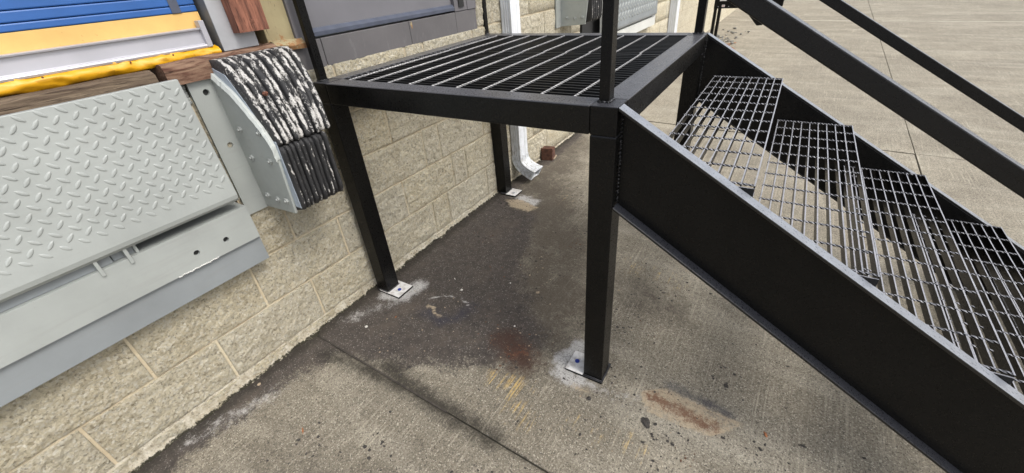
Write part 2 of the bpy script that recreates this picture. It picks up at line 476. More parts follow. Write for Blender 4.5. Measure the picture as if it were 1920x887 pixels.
def stains(X, Y):
    A = {}
    dark = poly(X, Y, [(-.1, -3.2), (-.1, 1.2), (.08, 1.13), (.2, .98), (.34, .96), (.42, .95), (.50, .72), (.60, .45), (.80, .22),
                       (.97, .05), (.93, -.07), (.76, -.17), (.56, -.30), (.38, -.38), (.22, -.43), (.15, -.62), (.13, -.85), (.13, -1.05), (.12, -3.2)], .17)
    A['dark'] = np.maximum(dark, .8 * cap(X, Y, [(.02, 1.2), (.02, 2.0), (.0, 3.6)], .10, .12))
    A['mid'] = np.maximum(poly(X, Y, [(.0, 1.0), (.0, 2.3), (.25, 2.3), (.42, 1.5), (.8, .95), (1.02, .55), (1.12, .22), (1.05, -.02), (.8, -.1), (.4, .6)], .35),
                          .85 * cap(X, Y, [(1.35, .5), (1.15, .62)], .1, .3))
    A['mid'] = np.maximum(A['mid'], .6 * cap(X, Y, [(.3, -.9), (.7, -.75)], .1, .5))
    A['smear'] = np.maximum.reduce([cap(X, Y, [(.15, -.45), (.38, -.41), (.62, -.395)], .028, .06),
                                    cap(X, Y, [(.45, -.36), (.68, -.385), (.84, -.392), (1.0, -.392)], .042, .06),
                                    .8 * cap(X, Y, [(.9, -.392), (1.6, -.392), (2.4, -.392)], .008, .03), .85 * cap(X, Y, [(.0, -1.6), (.012, -.7), (.02, .9), (.0, 1.3), (0, 3)], .05, .05)])
    A['blue'] = np.maximum(cap(X, Y, [(.36, -.03), (.47, -.05), (.53, .0), (.54, .09)], .035, .09), 1. * cap(X, Y, [(1.46, .115), (1.66, .10)], .022, .05))
    A['rust'] = np.maximum(cap(X, Y, [(.80, .0), (.92, -.05)], .075, .1), .3 * cap(X, Y, [(.95, .1), (1.0, .3)], .08, .2))
    A['yellow'] = np.maximum.reduce([.95 * cap(X, Y, [(.88, -.18), (1.0, -.16)], .045, .09), .75 * cap(X, Y, [(.98, -.22), (1.08, -.28)], .05, .1), .55 * cap(X, Y, [(1.2, -.2), (1.45, -.17)], .05, .12),
                                     .5 * cap(X, Y, [(1.1, .75), (1.3, .7)], .1, .2), .55 * cap(X, Y, [(.35, 1.35), (.5, 1.15)], .08, .2)])
    wh = np.maximum.reduce([cap(X, Y, [(1.09, .12), (1.06, .03), (1.08, -.03), (1.15, -.035)], .034, .055), .75 * cap(X, Y, [(1.15, -.03), (1.22, -.03)], .01, .05), .9 * cap(X, Y, [(.205, .09), (.2, -.01), (.12, -.04)], .042, .06),
                            .6 * cap(X, Y, [(.2, -.05), (.13, -.16), (.08, -.27)], .02, .08), .8 * cap(X, Y, [(.2, 1.1), (.3, 1.09)], .045, .06),
                            .5 * cap(X, Y, [(.15, -.68), (.06, -.95)], .03, .08),
                            .35 * cap(X, Y, [(1.24, -.03), (1.36, -.01)], .03, .05)])
    # thin rim round the old paint box outline beside the first leg
    arc = cap(X, Y, [(.32, .03), (.36, .08), (.41, .105), (.46, .115), (.51, .10), (.545, .075)], .004, .008)
    A['white'] = np.maximum(wh, .8 * arc)
    px = [(1.38, .035), (1.445, .085), (1.70, .075), (1.62, -.01), (1.42, -.025)]
    patch = poly(X, Y, px, .03)
    rim = np.clip(patch * (1 - patch) * 4, 0, 1)
    A['tan'] = np.maximum.reduce([.72 * patch, .8 * rim, .95 * cap(X, Y, [(.35, -.005), (.39, .0), (.42, -.03), (.455, -.03)], .007, .012), .7 * cap(X, Y, [(1.15, -.06), (1.2, -.06)], .016, .03),
                                  .85 * poly(X, Y, [(.11, 1.03), (.2, .97), (.34, .965), (.37, 1.04), (.2, 1.09)], .03)])
    A['brown'] = np.maximum.reduce([.8 * cap(X, Y, [(1.42, .035), (1.62, .02)], .032, .06), .6 * cap(X, Y, [(.86, -.06), (.9, -.02)], .03, .06)])
    A['grime'] = np.clip(1.2 - np.hypot((X - .9) * .55, (Y + .3) * .45) * .9, 0, 1.)
    return A
def slab(name, x0, x1, y0, y1, step, parent, dense):
    xs = np.linspace(x0, x1, max(2, int((x1 - x0) / step) + 1)); ys = np.linspace(y0, y1, max(2, int((y1 - y0) / step) + 1))
    nx, ny = len(xs), len(ys)
    X, Y = np.meshgrid(xs, ys)
    Z = G(X, Y).copy()
    # worn slab edges
    e = np.minimum.reduce([Y - y0, y1 - Y, X - x0, x1 - X])
    if dense:
        rough = np.array([[noise.noise(Vector((x * 9, y * 9, 3))) * .0014 + noise.noise(Vector((x * 2.3, y * 2.3, 8))) * .003 for x in xs] for y in ys])
        Z += rough
        chip = np.array([[noise.noise(Vector((x * 30, y * 30, 1))) for x in xs] for y in ys])
        Z -= np.clip((.016 + .008 * chip - e) / .016, 0, 1) * .006
    v = np.stack([X, Y, Z], -1).reshape(-1, 3)
    f = [(j * nx + i, j * nx + i + 1, (j + 1) * nx + i + 1, (j + 1) * nx + i) for j in range(ny - 1) for i in range(nx - 1)]
    # skirt
    rim = [i for i in range(nx)] + [j * nx + nx - 1 for j in range(1, ny)] + [(ny - 1) * nx + i for i in range(nx - 2, -1, -1)] + [j * nx for j in range(ny - 2, 0, -1)]
    b = len(v); low = v[rim].copy(); low[:, 2] -= .10; n = len(rim)
    v = np.vstack([v, v[rim], low])
    f += [(b + i, b + n + i, b + n + (i + 1) % n, b + (i + 1) % n) for i in range(n)]
    me = bpy.data.meshes.new(name); me.from_pydata(v.tolist(), [], f); me.update()
    me.polygons.foreach_set('use_smooth', [k < (nx - 1) * (ny - 1) for k in range(len(f))])
    if dense:
        A = stains(v[:, 0], v[:, 1])
        for k, a in A.items():
            at = me.attributes.new(k, 'FLOAT', 'POINT'); at.data.foreach_set('value', a.astype(np.float32))
    me.materials.append(M['ground'])
    o = bpy.data.objects.new(name, me); COL.objects.link(o); o.parent = parent
    return o
yard = empty('concrete_yard', kind='structure')
JX, JY = [-.2, 2.40, 5.65], [-3.6, -.392, 2.865, 6.08, 8.98, 12.5, 15.7, 19, 22.2]
g = .003
for i in range(2):
    for j in range(len(JY) - 1):
        near = i == 0 and j in (0, 1)
        slab('concrete_slab', JX[i] + g, JX[i + 1] - g, JY[j] + g, JY[j + 1] - g, .013 if near else .25, yard, near)
for j in range(len(JY) - 1):
    slab('concrete_slab', 5.65 + g, 8.9 - g, JY[j] + g, JY[j + 1] - g, .4, yard, False)
mb = MB()
for i in range(40):      # packed dirt that fills the joint where the stain crosses it
    a, b = i * .02 + .0, i * .02 + .02
    mb.add([(a, -.3955, G(a, -.39) - .0015), (b, -.3955, G(b, -.39) - .0015), (b, -.3885, G(b, -.39) - .0015), (a, -.3885, G(a, -.39) - .0015)], [(0, 1, 2, 3)])
mb.build('joint_dirt', 'packed_dirt', yard)
# bed of dirt below the joints and the open ground beyond, sloping with the yard
mb = MB()
def gp(x, y, d): return (x, y, G(x, y) - d)
mb.add([gp(-.3, -3.7, .011), gp(9, -3.7, .011), gp(9, 22.3, .011), gp(-.3, 22.3, .011)], [(0, 1, 2, 3)])
mb.build('ground_bed', 'joint', None, kind='structure')
mb = MB()
gp2 = lambda x, y: (x, y, G(x, y) - .03)
mb.add([(-300, -300, -.2), (300, -300, -.2), (300, -3.7, -.2), (-300, -3.7, -.2), (-300, 300, .3), (300, 300, .3), (-300, 22, .3), (300, 22, .3), gp2(-.3, -3.7), gp2(9, -3.7), gp2(9, 22.3), gp2(-.3, 22.3)],
       [(0, 1, 9, 8), (0, 8, 11, 4), (1, 5, 10, 9), (4, 11, 10, 5)])
mb.build('asphalt_ground', 'asphalt', None, kind='structure')
mb = MB()
for x0, x1 in ((.3, 2.3), (2.5, 5.6), (5.75, 8.8)):
    n_ = 24
    for i in range(n_):
        a, b = x0 + (x1 - x0) * i / n_, x0 + (x1 - x0) * (i + 1) / n_
        w1 = .017 + .006 * noise.noise(Vector((a * 5, 0, 0))); w2 = .017 + .006 * noise.noise(Vector((b * 5, 0, 0)))
        mb.add([(a, 8.98 - w1, G(a, 8.96) + .003), (b, 8.98 - w2, G(b, 8.96) + .003), (b, 8.98 + w2, G(b, 9.0) + .003), (a, 8.98 + w1, G(a, 9.0) + .003)], [(0, 1, 2, 3)])
mb.build('joint_sealant', 'sealant', yard)
# ================================================================== BLOCK WALL
wall = empty('block_wall', (0, 0, 0), label='long tan split face concrete block wall of the loading dock building', cat='wall')
def block_mesh(L, Hh, seed, nx, nz):
    """face towards +x, spans y 0..L, z 0..Hh"""
    v, f = [], []
    ys = [0, .0028] + [.0028 + (L - .0056) * i / (nx - 2) for i in range(1, nx - 2)] + [L - .0028, L]
    zs = [0, .0028] + [.0028 + (Hh - .0056) * i / (nz - 2) for i in range(1, nz - 2)] + [Hh - .0028, Hh]
    for k in range(nz + 1):
        for i in range(nx + 1):
            y, z = ys[i], zs[k]
            e = min(y, L - y, z, Hh - z)
            p = Vector((seed * 7.3, y * 12, z * 12))
            h = noise.noise(p) * .0060 + noise.noise(p * 2.9) * .0048
            if nx > 14: h += (noise.noise(p * 6.5) * .0042 + abs(noise.noise(p * 11)) * .0042)
            h = max(.0030, 1.25 * h * min(1, .25 + e / .03) + .0062) if e > .002 else -.004
            v.append((h, y, z))
    f = [(k * (nx + 1) + i, k * (nx + 1) + i + 1, (k + 1) * (nx + 1) + i + 1, (k + 1) * (nx + 1) + i) for k in range(nz) for i in range(nx)]
    rim = list(range(nx + 1)) + [k * (nx + 1) + nx for k in range(1, nz + 1)] + [nz * (nx + 1) + i for i in range(nx - 1, -1, -1)] + [k * (nx + 1) for k in range(nz - 1, 0, -1)]
    b = len(v); v += [v[r] for r in rim] + [(-.06, v[r][1], v[r][2]) for r in rim]; n = len(rim)
    f += [(b + i, b + n + i, b + n + (i + 1) % n, b + (i + 1) % n) for i in range(n)]
    mb = MB(); mb.add(v, f, True); me = mb.mesh('block')
    me.materials.append(M['block'])
    return me
cache = {}
def get_block(L, Hh, var, fine):
    key = (round(L, 3), round(Hh, 3), var, fine)
    if key not in cache:
        nx = max(6, int(L / (.0075 if fine else .04))); nz = max(5, int(Hh / (.0075 if fine else .04)))
        cache[key] = block_mesh(L, Hh, hash(key) % 97, nx, nz)
    return cache[key]
MOD = .4064; J = .0031
# openings (y0,y1,z0,z1)
OPEN = [(-9, -.44, .545, 9), (-9, -.12, 1.165, 9), (-.13, 1.075, 1.075, 9), (2.42, 4.30, .72, 9)]
def clip_spans(y0, y1, z0, z1):
    sp = [(y0, y1)]
    for a, b, c, d in OPEN:
        if z0 + .1 > c and z0 < d:
            n = []
            for s, e in sp:
                if e <= a or s >= b: n.append((s, e)); continue
                if s < a: n.append((s, a))
                if e > b: n.append((b, e))
            sp = n
    return [(s, e) for s, e in sp if e - s > .05]
CDJ = [-.311, .085, .476, .607, 1.0]
BCJ = [-.10, .302, .692, .817, 1.21]
ABJ = [-.303, .098, .50, .622, 1.02]
XJ = [-.103, .301, .70, .83, 1.23]
rows = [CDJ, BCJ, ABJ, XJ, ABJ, XJ, ABJ, XJ, ABJ, XJ]
nblk = 0
far_mb = MB()
YFAR = 4.9
for k in range(-1, 9):
    js = list(rows[max(k, 0)])
    if k == -1: js = list(BCJ)
    while js[0] > -2.9: js.insert(0, js[0] - MOD)
    while js[-1] < 13: js.append(js[-1] + MOD)
    z0 = ZD + k * CH
    for a, b in zip(js, js[1:]):
        for s, e in clip_spans(a, b, z0, z0 + CH):
            zt = z0 + CH
            if s < YFAR:
                me = get_block(e - s - 2 * J, CH - 2 * J, nblk % 5, s < 1.6)
                o = bpy.data.objects.new('block', me); COL.objects.link(o); o.parent = wall
                o.location = (random.uniform(-.0007, .0007), s + J, z0 + J)
                nblk += 1
            else:
                far_mb.box(-.05, random.uniform(.002, .006), s + J, e - J, z0 + J, zt - J)
far_mb.build('far_blocks', 'block', wall, kind='stuff')
# mortar sheet just behind the block faces, in pieces around the openings
mm = MB()
for k in range(-1, 9):
    z0 = ZD + k * CH
    for s, e in clip_spans(-2.9, 13.2, z0, z0 + CH):
        mm.box(-.09, .0012 if k % 2 else .0010, s, e, z0 - .0003, z0 + CH - .0003)
mm.build('mortar_joints', 'mortar', wall)
# rough mortar fillet at the foot of the wall
ny = 620; v = []; lowv = []
for i in range(ny + 1):
    y = -2.9 + i * (5.6 / ny)
    gz = G(.02, y); top = max(ZD + .001, gz + .012)
    wv = .007 + .010 * noise.noise(Vector((0, y * 11, 0))) + .006 * noise.noise(Vector((0, y * 45, 5)))
    ht = top - gz
    prof = [(-.002, top + .003), (.004, top - .002), (.004 + .3 * wv, gz + ht * .62), (.004 + .7 * wv, gz + ht * .32), (.006 + wv * 1.25, gz + .005 + .004 * noise.noise(Vector((3, y * 30, 0)))), (.014 + wv * 1.7, gz - .008)]
    for q, (x, z) in enumerate(prof):
        d = (.004 * noise.noise(Vector((q * 1.7, y * 60, 2))) + .004 * noise.noise(Vector((q * 2.9, y * 140, 2)))) if q > 0 else 0
        v.append((x + d, y, z + d * .6)); lowv.append([0, 0, .0, .15, .75, 1.][q])
n = 6
f = [(i * n + q, (i + 1) * n + q, (i + 1) * n + q + 1, i * n + q + 1) for i in range(ny) for q in range(n - 1)]
me = bpy.data.meshes.new('mortar_fillet'); me.from_pydata(v, [], f); me.update()
me.polygons.foreach_set('use_smooth', [True] * len(f))
at = me.attributes.new('low', 'FLOAT', 'POINT'); at.data.foreach_set('value', lowv)
me.materials.append(M['fillet'])
o = bpy.data.objects.new('mortar_fillet', me); COL.objects.link(o); o.parent = wall
# solid core of the wall behind
core = MB()
core.box(-.45, -.2, -3.0, 13.2, -.2, 1.16)
core.build('concrete_core', 'core', wall)
core = MB(); core.box(-.45, -.2, 1.08, 2.42, 1.16, 1.9); core.box(-.45, -.2, 4.3, 13.2, 1.16, 1.9)
core.build('concrete_core', 'core', wall)

# ================================================================== DOOR with painted sill course
door = empty('grey_door', (0, .5, 1.07), label='dark grey personnel door with painted block sill above the steel landing', cat='door')
DL = (0, .5, 1.07)
def dpart(mb, name, mat, par=door, **k):
    o = mb.build(name, mat, None, **k); o.parent = par
    if par is door: o.location = (-DL[0], -DL[1], -DL[2])
    return o
for a, b in ((-.13, .078), (.080, .556), (.558, .897), (.899, 1.077)):
    n_ = 30; v = []; f = []
    dpart(MB().box(-.09, .004 + random.uniform(0, .002), a, b, 1.073, 1.176), 'sill_block', 'sill_grey', bevel=.003)
dpart(MB().blob((.0055, .572, 1.158), .011, 4, (.08, .6, 1.6), 2), 'paint_chip', 'khaki')
dpart(MB().box(-.09, .007, .897, 1.0, 1.1775, 2.1), 'frame_post', 'door_grey', bevel=.003)
dpart(MB().box(-.09, .0085, 1.0015, 1.077, 1.1775, 2.1), 'frame_post', 'door_grey', bevel=.002)
dpart(MB().box(-.09, .0085, -.02, .052, 1.1775, 2.1), 'frame_post', 'door_grey', bevel=.003)
dpart(MB().box(.008, .0125, .928, .97, 1.195, 2.05), 'frame_groove', 'dark')
dpart(MB().box(-.09, -.012, .053, .895, 1.183, 2.1), 'door_leaf', 'door_panel', bevel=.002)
dpart(MB().prism([(-.011, 1.184), (.009, 1.184), (.009, 1.199), (-.004, 1.212), (-.011, 1.212)], 1, .056, .893), 'weather_strip', 'edge_grey', bevel=.001)

# ================================================================== KHAKI POST, TIMBERS, DOCK DOOR SURROUND
kp = empty('khaki_post', (0, -.07, 1.17), label='khaki post with peeling cracked paint and rusty foot left of the grey door', cat='post')
o = MB().prism([(-.10, -.118), (-.012, -.118), (-.004, -.07), (-.001, -.021), (-.10, -.021)], 2, 1.185, 2.1).build('post', 'khaki', None, bevel=.003); setparent_keep(o, kp, (0, -.07, 1.17))
def rough_box(name, mat, x0, x1, y0, y1, z0, z1, amp, step=.02, seed=0):
    bm = bmesh.new(); bmesh.ops.create_cube(bm, size=1)
    for v_ in bm.verts: v_.co = Vector((x0 + (v_.co.x + .5) * (x1 - x0), y0 + (v_.co.y + .5) * (y1 - y0), z0 + (v_.co.z + .5) * (z1 - z0)))
    for ax, (a, b) in enumerate(((x0, x1), (y0, y1), (z0, z1))):
        n_ = int((b - a) / step)
        for i in range(1, n_):
            p = [0, 0, 0]; p[ax] = a + (b - a) * i / n_; nn = [0, 0, 0]; nn[ax] = 1
            bmesh.ops.bisect_plane(bm, geom=bm.verts[:] + bm.edges[:] + bm.faces[:], plane_co=p, plane_no=nn)
    for v_ in bm.verts:
        q = Vector((v_.co.x * 40, v_.co.y * 9, v_.co.z * 40 + seed))
        ex = (abs(v_.co.x - x1) < 1e-4) + (abs(v_.co.z - z1) < 1e-4)
        v_.co += Vector((noise.noise(q), 0, noise.noise(q + Vector((5, 5, 5))))) * amp * (1.6 if ex == 2 else .8)
        if ex == 2: v_.co -= Vector((.004, 0, .004))
    me_ = bpy.data.meshes.new(name); bm.to_mesh(me_); bm.free(); me_.materials.append(M[mat])
    me_.polygons.foreach_set('use_smooth', [False] * len(me_.polygons))
    o_ = bpy.data.objects.new(name, me_); COL.objects.link(o_)
    return o_
o = rough_box('rusty_foot', 'khaki', -.1, .025, -.115, .0, 1.155, 1.19, .01, .012, 3); setparent_keep(o, kp, (0, -.07, 1.17))
tm = rough_box('sill_timber', 'timber', -.2, .050, -2.3, -.505, 1.12, 1.176, .005, .03)
tag(tm, 'long weathered brown timber lying along the dock edge above the tread plate', 'timber')
tm = rough_box('sill_timber', 'rust_timber', -.2, .035, -.478, -.118, 1.125, 1.188, .005, .018, 9)
tag(tm, 'short rust stained timber end behind the top of the near bumper', 'timber')
dk = MB().box(-.5, -.03, -2.4, -.12, .5, 1.135).build('dock_pit_lining', 'core', wall)
# blue dock door
dd = empty('blue_dock_door', (-.06, -1.2, 1.18), label='blue panelled dock door with faded yellow lower sheet and aluminium bottom rail', cat='dock door')
def ddp(mb, name, mat, **k):
    o = mb.build(name, mat, None, **k); setparent_keep(o, dd, (-.06, -1.2, 1.18)); return o
z = 1.307
for zz in (1.326, 1.352, 1.40, 1.50, 1.60, 1.70):
    ddp(MB().box(-.08, -.040, -2.5, -.288, z + .0008, zz - .0008), 'door_slat', 'blue_door', bevel=.003); z = zz
ddp(MB().box(-.10, -.082, -2.5, -.28, 1.19, 1.75), 'backing_panel', 'edge_grey')
ddp(MB().box(-.08, -.041, -2.5, -.288, 1.255, 1.3065), 'yellow_sheet', 'pale_yellow', bevel=.001)
ddp(MB().prism([(-.041, 1.207), (-.012, 1.207), (-.010, 1.2125), (-.012, 1.217), (-.022, 1.219), (-.024, 1.257), (-.014, 1.258), (-.013, 1.263), (-.041, 1.264)], 1, -2.5, -.300), 'bottom_rail', 'alu', bevel=.0008)
ddp(MB().box(-.034, -.008, -.314, -.2985, 1.209, 1.283), 'rail_end_plate', 'alu', bevel=.001)
# vinyl seal roll with folds
ny = 220; v = []; nr = 9
for i in range(ny + 1):
    y = -2.5 + i * (2.5 - .285) / ny
    for q in range(nr):
        a = math.pi * q / (nr - 1)
        w1 = .009 * noise.noise(Vector((y * 16 + q * .75, q * .5, 0))) + .0045 * noise.noise(Vector((y * 45 + q * .9, q * 1.0, 4)))
        r_ = .019 + w1
        v.append((-.03 + .028 * math.sin(a) + w1 * 1.5, y, 1.193 + .0175 * math.cos(a) * (1 + w1 * 12)))
f = [(i * nr + q, (i + 1) * nr + q, (i + 1) * nr + q + 1, i * nr + q + 1) for i in range(ny) for q in range(nr - 1)]
ddp(MB().add(v, f, True), 'vinyl_seal', 'vinyl')
for y in (-.72, -.53, -.42): ddp(MB().blob((-.006, y, 1.204), .0035, 1, sub=1), 'screw', 'rustspot')
ddp(MB().box(-.0395, -.0375, -.36, -.335, 1.308, 1.7), 'faded_strip', 'edge_grey')
# galvanised jamb
jb = empty('steel_door_jamb', (0, -.22, 1.19), label='galvanised steel door jamb plate between the blue door and the khaki post', cat='door jamb')
o = MB().box(-.003, .0, -.276, -.158, 1.189, 2.1).build('face_plate', 'galv', None, bevel=.001); setparent_keep(o, jb, (0, -.22, 1.19))
o = MB().box(-.09, -.0035, -.276, -.272, 1.189, 2.1).build('return_plate', 'galv_dark', None, bevel=.001); setparent_keep(o, jb, (0, -.22, 1.19))
o = MB().box(-.2, -.092, -.288, -.12, 1.189, 2.1).build('backing', 'dark', None); setparent_keep(o, jb, (0, -.22, 1.19))
wb = empty('timber_guard_block', (.03, -.17, 1.236), label='reddish timber guard block with a dark knot fixed over the steel jamb', cat='timber block')
o = rough_box('guard_board', 'timber_red', .002, .045, -.228, -.128, 1.236, 1.62, .0018, .016, 2); setparent_keep(o, wb, (.03, -.17, 1.236))
o = MB().blob((.0445, -.178, 1.262), .009, 2, (.25, 1, 1.5), 2).build('knot', 'rustspot', None); setparent_keep(o, wb, (.03, -.17, 1.236))

# ================================================================== DOCK LEVELLER (tread plate lip and steel curb)
def lug(mb, c, ang, L, W, hgt, fr):
    """lens shaped lug on a plate; fr = (origin, ey, ez, n)"""
    o, ey, ez, nn = fr
    ca, sa = math.cos(ang), math.sin(ang)
    ring = []
    K = 12
    for s_, h_ in ((1, 0), (.72, .75), (.38, 1)):
        for j in range(K):
            a = 2 * math.pi * j / K
            lx, ly = math.cos(a) * L / 2, math.sin(a) * W / 2 * (1 - .35 * abs(math.cos(a)) ** 3)
            lx *= (.35 + .65 * s_) if s_ < 1 else 1; ly *= s_
            u, v_ = c[0] + lx * ca - ly * sa, c[1] + lx * sa + ly * ca
            ring.append(o + ey * u + ez * v_ + nn * (hgt * h_ - (.0003 if h_ == 0 else 0)))
    f = [(r * K + j, r * K + (j + 1) % K, (r + 1) * K + (j + 1) % K, (r + 1) * K + j) for r in range(2) for j in range(K)]
    f.append(tuple(range(2 * K, 3 * K)))
    mb.add(ring, f, True)
def lip(root, loc, xt, zt, xb, zb, y0, y1, mat, lugmat, pitch, off, smargin, ls=1):
    T = .018
    top, bot = Vector((xt, 0, zt)), Vector((xb, 0, zb))
    dz = (top - bot); Lh = dz.length; ez = dz.normalized(); ey = Vector((0, 1, 0)); nn = ey.cross(ez)
    # outline with a curled lower edge
    prof = [(xt, zt), (xb, zb + .028), (xb - .003, zb + .014), (xb - .012, zb + .004), (xb - .024, zb), (xb - .030, zb + .004), (xb - .02, zb + .03), (xt - T, zt)]
    o = MB().prism(prof, 1, y0, y1).build('lip_plate', mat, None, bevel=.002); setparent_keep(o, root, loc)
    mb = MB(); org = Vector((xb, 0, zb + .028)); Lz = (top - org).length; ez2 = (top - org).normalized(); nn = ey.cross(ez2)
    p = pitch / math.sqrt(2)
    i0 = int((y1 - y0) / p) + 40
    for a in range(-i0, i0):
        for b in range(-i0, i0):
            u = y1 - off[0] - (a - b) * p * 1.0; v_ = off[1] + (a + b) * p
            if u < y0 + .02 or u > y1 - smargin or v_ < .030 or v_ > Lz - .004: continue
            edge = min(1, max(.3, (v_ - .022) / .03))
            lug(mb, (u, v_), math.pi / 4 * (1 if (a + b * 0) % 2 == 0 else -1) if False else (math.pi * .25 if (a % 2 == b % 2) else -math.pi * .25), .0285 * ls, .0108 * ls, .0024 * edge * ls, (org, ey, ez2, nn))
    o = mb.build('raised_treads', lugmat, None, kind='stuff'); setparent_keep(o, root, loc)
LV = (.08, -.9, .5)
lv = empty('dock_leveller', LV, label='large pale grey dock leveller with diamond tread lip and bolted curb plates', cat='dock leveller', group='dock levellers along the wall')
def lvp(mb, name, mat='dock_grey', **k):
    o = mb.build(name, mat, None, **k); setparent_keep(o, lv, LV); return o
lip(lv, LV, .072, 1.148, .104, .752, -2.35, -.466, 'dock_grey', 'dock_grey', .0277, (.018, .024), .012)
def holes_plate(mb, x, y0, y1, z0, z1, T, holes, r):
    """front plate with real round holes (outline fan per hole cell)"""
    ys = sorted(set([y0, y1] + [h[0] - 2 * r for h in holes] + [h[0] + 2 * r for h in holes]))
    for a, b in zip(ys, ys[1:]):
        hh = [h for h in holes if a - 1e-6 <= h[0] - 2 * r and h[0] + 2 * r <= b + 1e-6]
        if not hh: mb.box(x - T, x, a, b, z0, z1); continue
        h = hh[0]; K = 16
        sq = []; ci = []
        for j in range(K):
            t = 2 * math.pi * j / K; c, s_ = math.cos(t), math.sin(t); k = max(abs(c), abs(s_))
            yy = h[0] + c / k * (2 * r); zz = h[1] + (s_ / k) * ((z1 - h[1]) if s_ > 0 else (h[1] - z0)) 
            sq.append((yy, zz)); ci.append((h[0] + c * r, h[1] + s_ * r))
        v = [(x, *p) for p in sq] + [(x, *p) for p in ci] + [(x - T, *p) for p in ci]
        f = [(j, (j + 1) % K, K + (j + 1) % K, K + j) for j in range(K)] + [(K + j, K + (j + 1) % K, 2 * K + (j + 1) % K, 2 * K + j) for j in range(K)]
        mb.add(v, f)
mb = MB(); holes_plate(mb, .086, -2.35, -.452, .600, .722, .010, [(-.647, .648), (-.554, .645)], .0092)
lvp(mb, 'upper_curb_plate')
lvp(MB().box(.05, .0755, -2.35, -.452, .600, .722), 'curb_backing', 'dark')
lvp(MB().box(.052, .071, -2.35, -.448, .497, .5985), 'lower_curb_plate', 'dock_grey_low', bevel=.0015)
lvp(MB().box(-.02, .0505, -2.35, -.452, .50, .60), 'curb_core', 'dock_grey_low')
lvp(MB().box(-.02, .085, -2.35, -.453, .7215, .7245), 'curb_top_flange', 'dock_grey')
lvp(MB().box(-.03, .012, -2.35, -.455, .725, 1.12), 'pit_back_plate', 'dark')
lvp(MB().box(.03, .072, -2.35, -.83, .7248, .755), 'ledge_strip', 'dock_grey_low', bevel=.002)
lvp(MB().box(.03, .066, -.828, -.775, .7248, .751), 'ledge_strip', 'dock_grey_low', bevel=.002)
for y in (-.866, -.797): lvp(MB().box(.06, .092, y - .0045, y + .0045, .708, .762), 'gusset', 'dock_grey', bevel=.001)
lvp(MB().box(.02, .075, -.775, -.767, .7248, .765), 'gusset', 'dock_grey', bevel=.001)
# torn paint curl on the lower rim
mb = MB()
for i in range(24):
    y = -.72 + i * .0052; mb.blob((.087, y, .6005 + .003 * noise.noise(Vector((y * 90, 0, 0)))), .0034, i, (.6, 1.1, 1), 1)
lvp(mb, 'paint_curl', 'plate_white')

